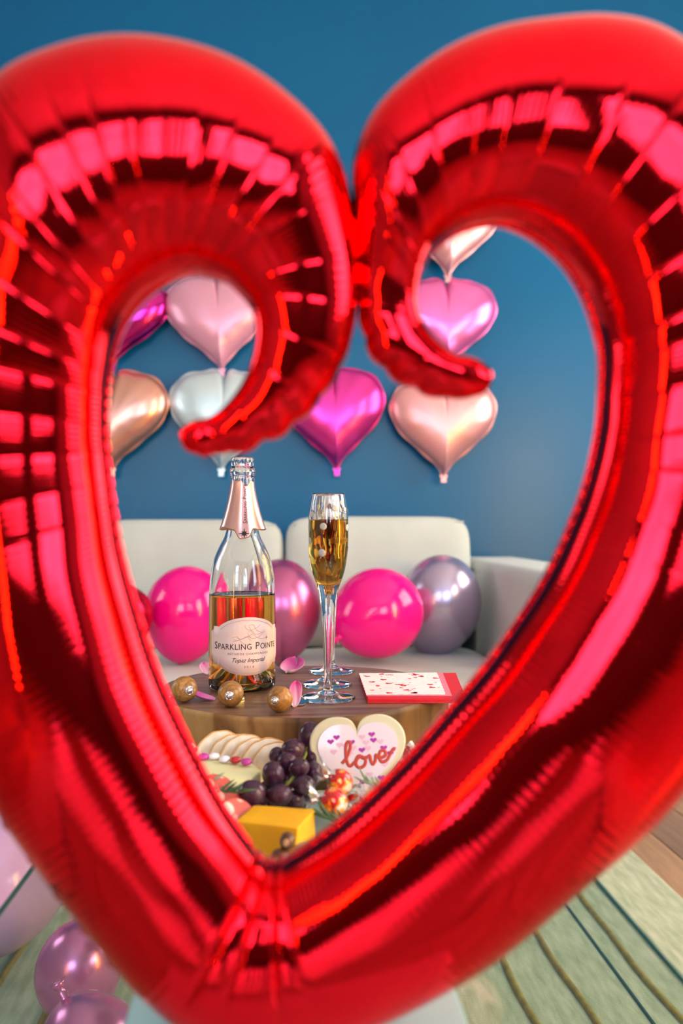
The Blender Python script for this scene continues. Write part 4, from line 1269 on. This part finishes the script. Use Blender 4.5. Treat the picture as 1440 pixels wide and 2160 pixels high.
hearts = [(-22, 18, 1), (-17, 21, 1), (-5, 16.5, 1), (3, 10, 1), (12, 21.5, 1), (13, 17, 1), (21, 10.5, 1), (2, -14, 1), (17, -12, 1), (-15, 15, 2), (-10, 14, 2), (-4, 12, 2), (7, 15.5, 2), (8, 11, 2), (18.5, 15.5, 2), (-7, 8, 2), (8, -9, 2), (-2, -17, 2), (26, 6, 1), (21, -2, 2), (10, -18, 2), (-10, -20, 2), (4, 20, 2), (-20, 10, 2)]
for x, y, c in hearts:
    h3 = heart_pts(24, 0.0068, 0.0052)
    V, Fc = prism([(p[0], p[1]) for p in h3], 0, 0.00015)
    mesh_obj('printed_heart', [(v[0] + x * 1.22 / 1000, -0.00785 - v[2], v[1] + y * 1.25 / 1000 + lz - 0.002) for v in V], Fc, M_ph1 if c == 1 else M_ph2, face, smooth=False, recalc=True)

# ------------------------------------------------------------------ wrapped truffles
def wrapper_mat():
    t = NT('red_truffle_wrapper'); v = t.coords()
    vo = t.n('ShaderNodeTexVoronoi'); vo.inputs['Scale'].default_value = 75
    nz = t.n('ShaderNodeTexNoise'); nz.inputs['Scale'].default_value = 65; nz.inputs['Detail'].default_value = 2
    t.l(v, nz.inputs['Vector']); t.l(v, vo.inputs['Vector'])
    t.l(t.ramp(nz.outputs['Fac'], [(0.36, lin((214, 10, 22))), (0.47, lin((236, 40, 24))), (0.52, lin((252, 140, 30))), (0.57, lin((254, 170, 60))), (0.62, lin((252, 226, 222)))]), t.b.inputs['Base Color'])
    t.set(Roughness=0.18, Metallic=0.35); t.b.inputs['Coat Weight'].default_value = 0.8
    t.bump(vo.outputs['Distance'], 0.6, 0.004)
    return t.m
M_wrap = wrapper_mat()
M_cello = thin_glass('clear_cellophane', (0.90, 0.90, 0.93), rough=0.3)
def truffle(px, py, Y_, rpx, rot, lb):
    p = PY(px, py, Y_); r = rpx * Y_ / F
    t = thing('wrapped_truffle', p, rot, lb, 'candy', 'wrapped truffles')
    V, Fc = ellipsoid(r, r, r, 32, 20, lambda x, y, z: 1 + 0.05 * noise.noise(Vector((x * 3, y * 3, z * 3 + px))))
    mesh_obj('wrapped_ball', V, Fc, M_wrap, t)
    for s in (-1, 1):
        V, Fc = [], []
        n = 26
        for i, (rr, xx) in enumerate(((0.55, 0.85), (0.26, 1.1), (0.5, 1.4), (0.95, 1.75), (1.15, 2.05))):
            for k in range(n):
                a = 2 * PI * k / n
                q = rr * r * (1 + (0.35 * math.sin(6 * a + i * 0.4) if i > 1 else 0.1 * math.sin(6 * a)))
                V.append((s * xx * r + (0.18 * r * math.sin(5 * a) if i == 4 else 0), q * math.cos(a), q * math.sin(a) * (1.0 if i < 2 else 0.55)))
        for i in range(4):
            for k in range(n):
                Fc.append((i * n + k, i * n + (k + 1) % n, (i + 1) * n + (k + 1) % n, (i + 1) * n + k))
        o = mesh_obj('twist_end', V, Fc, M_cello, t)
truffle(716, 1650, 0.750, 28, (0.3, 0.6, 0.3), 'red and orange wrapped truffle leaning on the love heart')
truffle(703, 1692, 0.725, 31, (0.2, 0.35, 0.2), 'red wrapped truffle just behind the cheddar corner')
truffle(745, 1702, 0.752, 27, (0.5, 0.2, 1.0), 'red truffle half hidden at the edge of the balloon')

# ------------------------------------------------------------------ rosemary sprigs
M_rose_l = mat('rosemary_leaf', (70, 104, 66), 0.5, nscale=80, var=0.25)
M_rose_l2 = mat('pale_rosemary_leaf', (150, 172, 140), 0.5, nscale=80, var=0.2)
M_twig = mat('rosemary_twig', (110, 96, 60), 0.7, nscale=80)
def sprig(p0, p1, m, lb, n=9, ll=0.017):
    p0, p1 = Vector(p0), Vector(p1)
    t = thing('rosemary_sprig', p0, label=lb, cat='herb', group='rosemary sprigs')
    d = p1 - p0
    mesh_obj('twig', *tube([(0, 0, 0), d * 0.5 + Vector((0, 0, 0.001)), d], 0.0008, 6), M_twig, t)
    for i in range(n):
        b = d * (0.1 + 0.9 * i / n); a = i * 2.4
        u = d.normalized(); sd = u.cross(Vector((0, 0, 1))).normalized()
        dr = (u * 0.9 + sd * math.cos(a) * 0.7 + Vector((0, 0, 0.45 + 0.4 * math.sin(a)))).normalized()
        L = ll * random.uniform(0.7, 1.1)
        V, Fc = tube([b, b + dr * L * 0.3, b + dr * L * 0.7, b + dr * L], [0.0006, 0.0014, 0.0012, 0.0002], 6)
        o = mesh_obj('leaf', V, Fc, m, t)
sprig(PZ(452, 1668, pt + .002), PZ(508, 1672, pt + .002), M_rose_l, 'dark green rosemary tip on the front edge of the pale cheese')
sprig(PZ(420, 1652, pt + .002), PZ(452, 1650, pt + .002), M_rose_l2, 'pale grey green rosemary leaf on top of the pale cheese', 4)
sprig(PY(735, 1745, .69), PY(682, 1722, .70), M_rose_l, 'rosemary sprig poking out below the red truffles', 10, 0.02)
sprig(PY(815, 1672, .755), PY(772, 1650, .76), M_rose_l2, 'pale rosemary sprig in front of the love heart', 9)

# ------------------------------------------------------------------ nuts
M_nut = mat('roasted_nut_skin', (96, 58, 30), 0.35, nscale=60, var=0.3, Coat_Weight=0.3)
M_nutl = mat('pale_nut_scar', (214, 170, 130), 0.6, nscale=60)
M_alm = mat('blanched_almond', (226, 196, 140), 0.5, nscale=60)
def nut(px, py, Y_, r, lb, scar=True, m=M_nut, name='hazelnut', sc=(1, 1, 1.1)):
    p = PY(px, py, Y_)
    t = thing(name, p, (0.0, 0.0, 0.3), lb, 'nut', 'nuts heaped by the cheddar')
    V, Fc = ellipsoid(r * sc[0], r * sc[1], r * sc[2], 28, 18, lambda x, y, z: 1 + 0.03 * math.sin(6 * math.atan2(y, x)) * (1 - z * z))
    mesh_obj('shell', V, Fc, m, t)
    if scar:
        V, Fc = ellipsoid(r * .55, r * .3, r * .5, 20, 12)
        o = mesh_obj('pale_cap', V, Fc, M_nutl, t); o.location = (-r * .30, -r * .72, r * .1)
nut(606, 1774, 0.630, 0.0062, 'glossy brown hazelnut with a pale cap in front of the cheddar')
nut(648, 1792, 0.634, 0.0080, 'pale almond beside the brown hazelnut', False, M_alm, 'almond', (1.5, 0.9, 0.8))
nut(592, 1806, 0.628, 0.0068, 'dark nut under the capped hazelnut, deepest in the red notch', False, M_nut, 'walnut_piece', (1.2, 0.9, 0.9))
nut(618, 1836, 0.630, 0.0085, 'brown nut at the bottom of the heap, right of the notch', False)
nut(575, 1842, 0.632, 0.0085, 'brown nut at the bottom of the heap, left of the notch', False)
nut(655, 1834, 0.632, 0.0085, 'brown nut at the bottom of the heap, under the almond', False)

# ------------------------------------------------------------------ peppermint shards
def mint_mat():
    t = NT('peppermint_bark'); v = t.coords()
    nz = t.n('ShaderNodeTexNoise'); nz.inputs['Scale'].default_value = 130; nz.inputs['Detail'].default_value = 3
    t.l(v, nz.inputs['Vector'])
    t.l(t.ramp(nz.outputs['Fac'], [(0.48, lin((248, 232, 222))), (0.56, lin((216, 40, 44)))]), t.b.inputs['Base Color'])
    t.set(Roughness=0.4); t.bump(nz.outputs['Fac'], 0.6, 0.002)
    return t.m
M_mint = mint_mat()
for px, Y_, top_, rz, lb in ((403, 0.868, 1567, 0.3, 'red and white peppermint shard left of the crackers'), (862, 0.845, 1562, -0.4, 'red and white peppermint shard behind the love heart')):
    tp_ = PY(px, top_, Y_); h = tp_.z - BZ
    out = [(-0.014, 0), (0.016, 0), (0.018, h * .45), (0.010, h * .8), (0.002, h), (-0.006, h * .86), (-0.013, h * .9), (-0.016, h * .4)]
    V, Fc = prism(out, -0.004, 0.004)
    bm = bmesh.new(); bv = [bm.verts.new((x, z, y)) for x, y, z in V]
    for f in Fc: bm.faces.new([bv[i] for i in f])
    bmesh.ops.recalc_face_normals(bm, faces=bm.faces[:]); bmesh.ops.bevel(bm, geom=bm.edges[:], offset=0.0008, segments=2, affect='EDGES')
    o = bm_obj('peppermint_shard', bm, M_mint, smooth=False)
    o.location = (tp_.x, Y_, BZ); o.rotation_euler = (0, 0, rz)
    tag(o, lb, 'candy', 'peppermint shards')
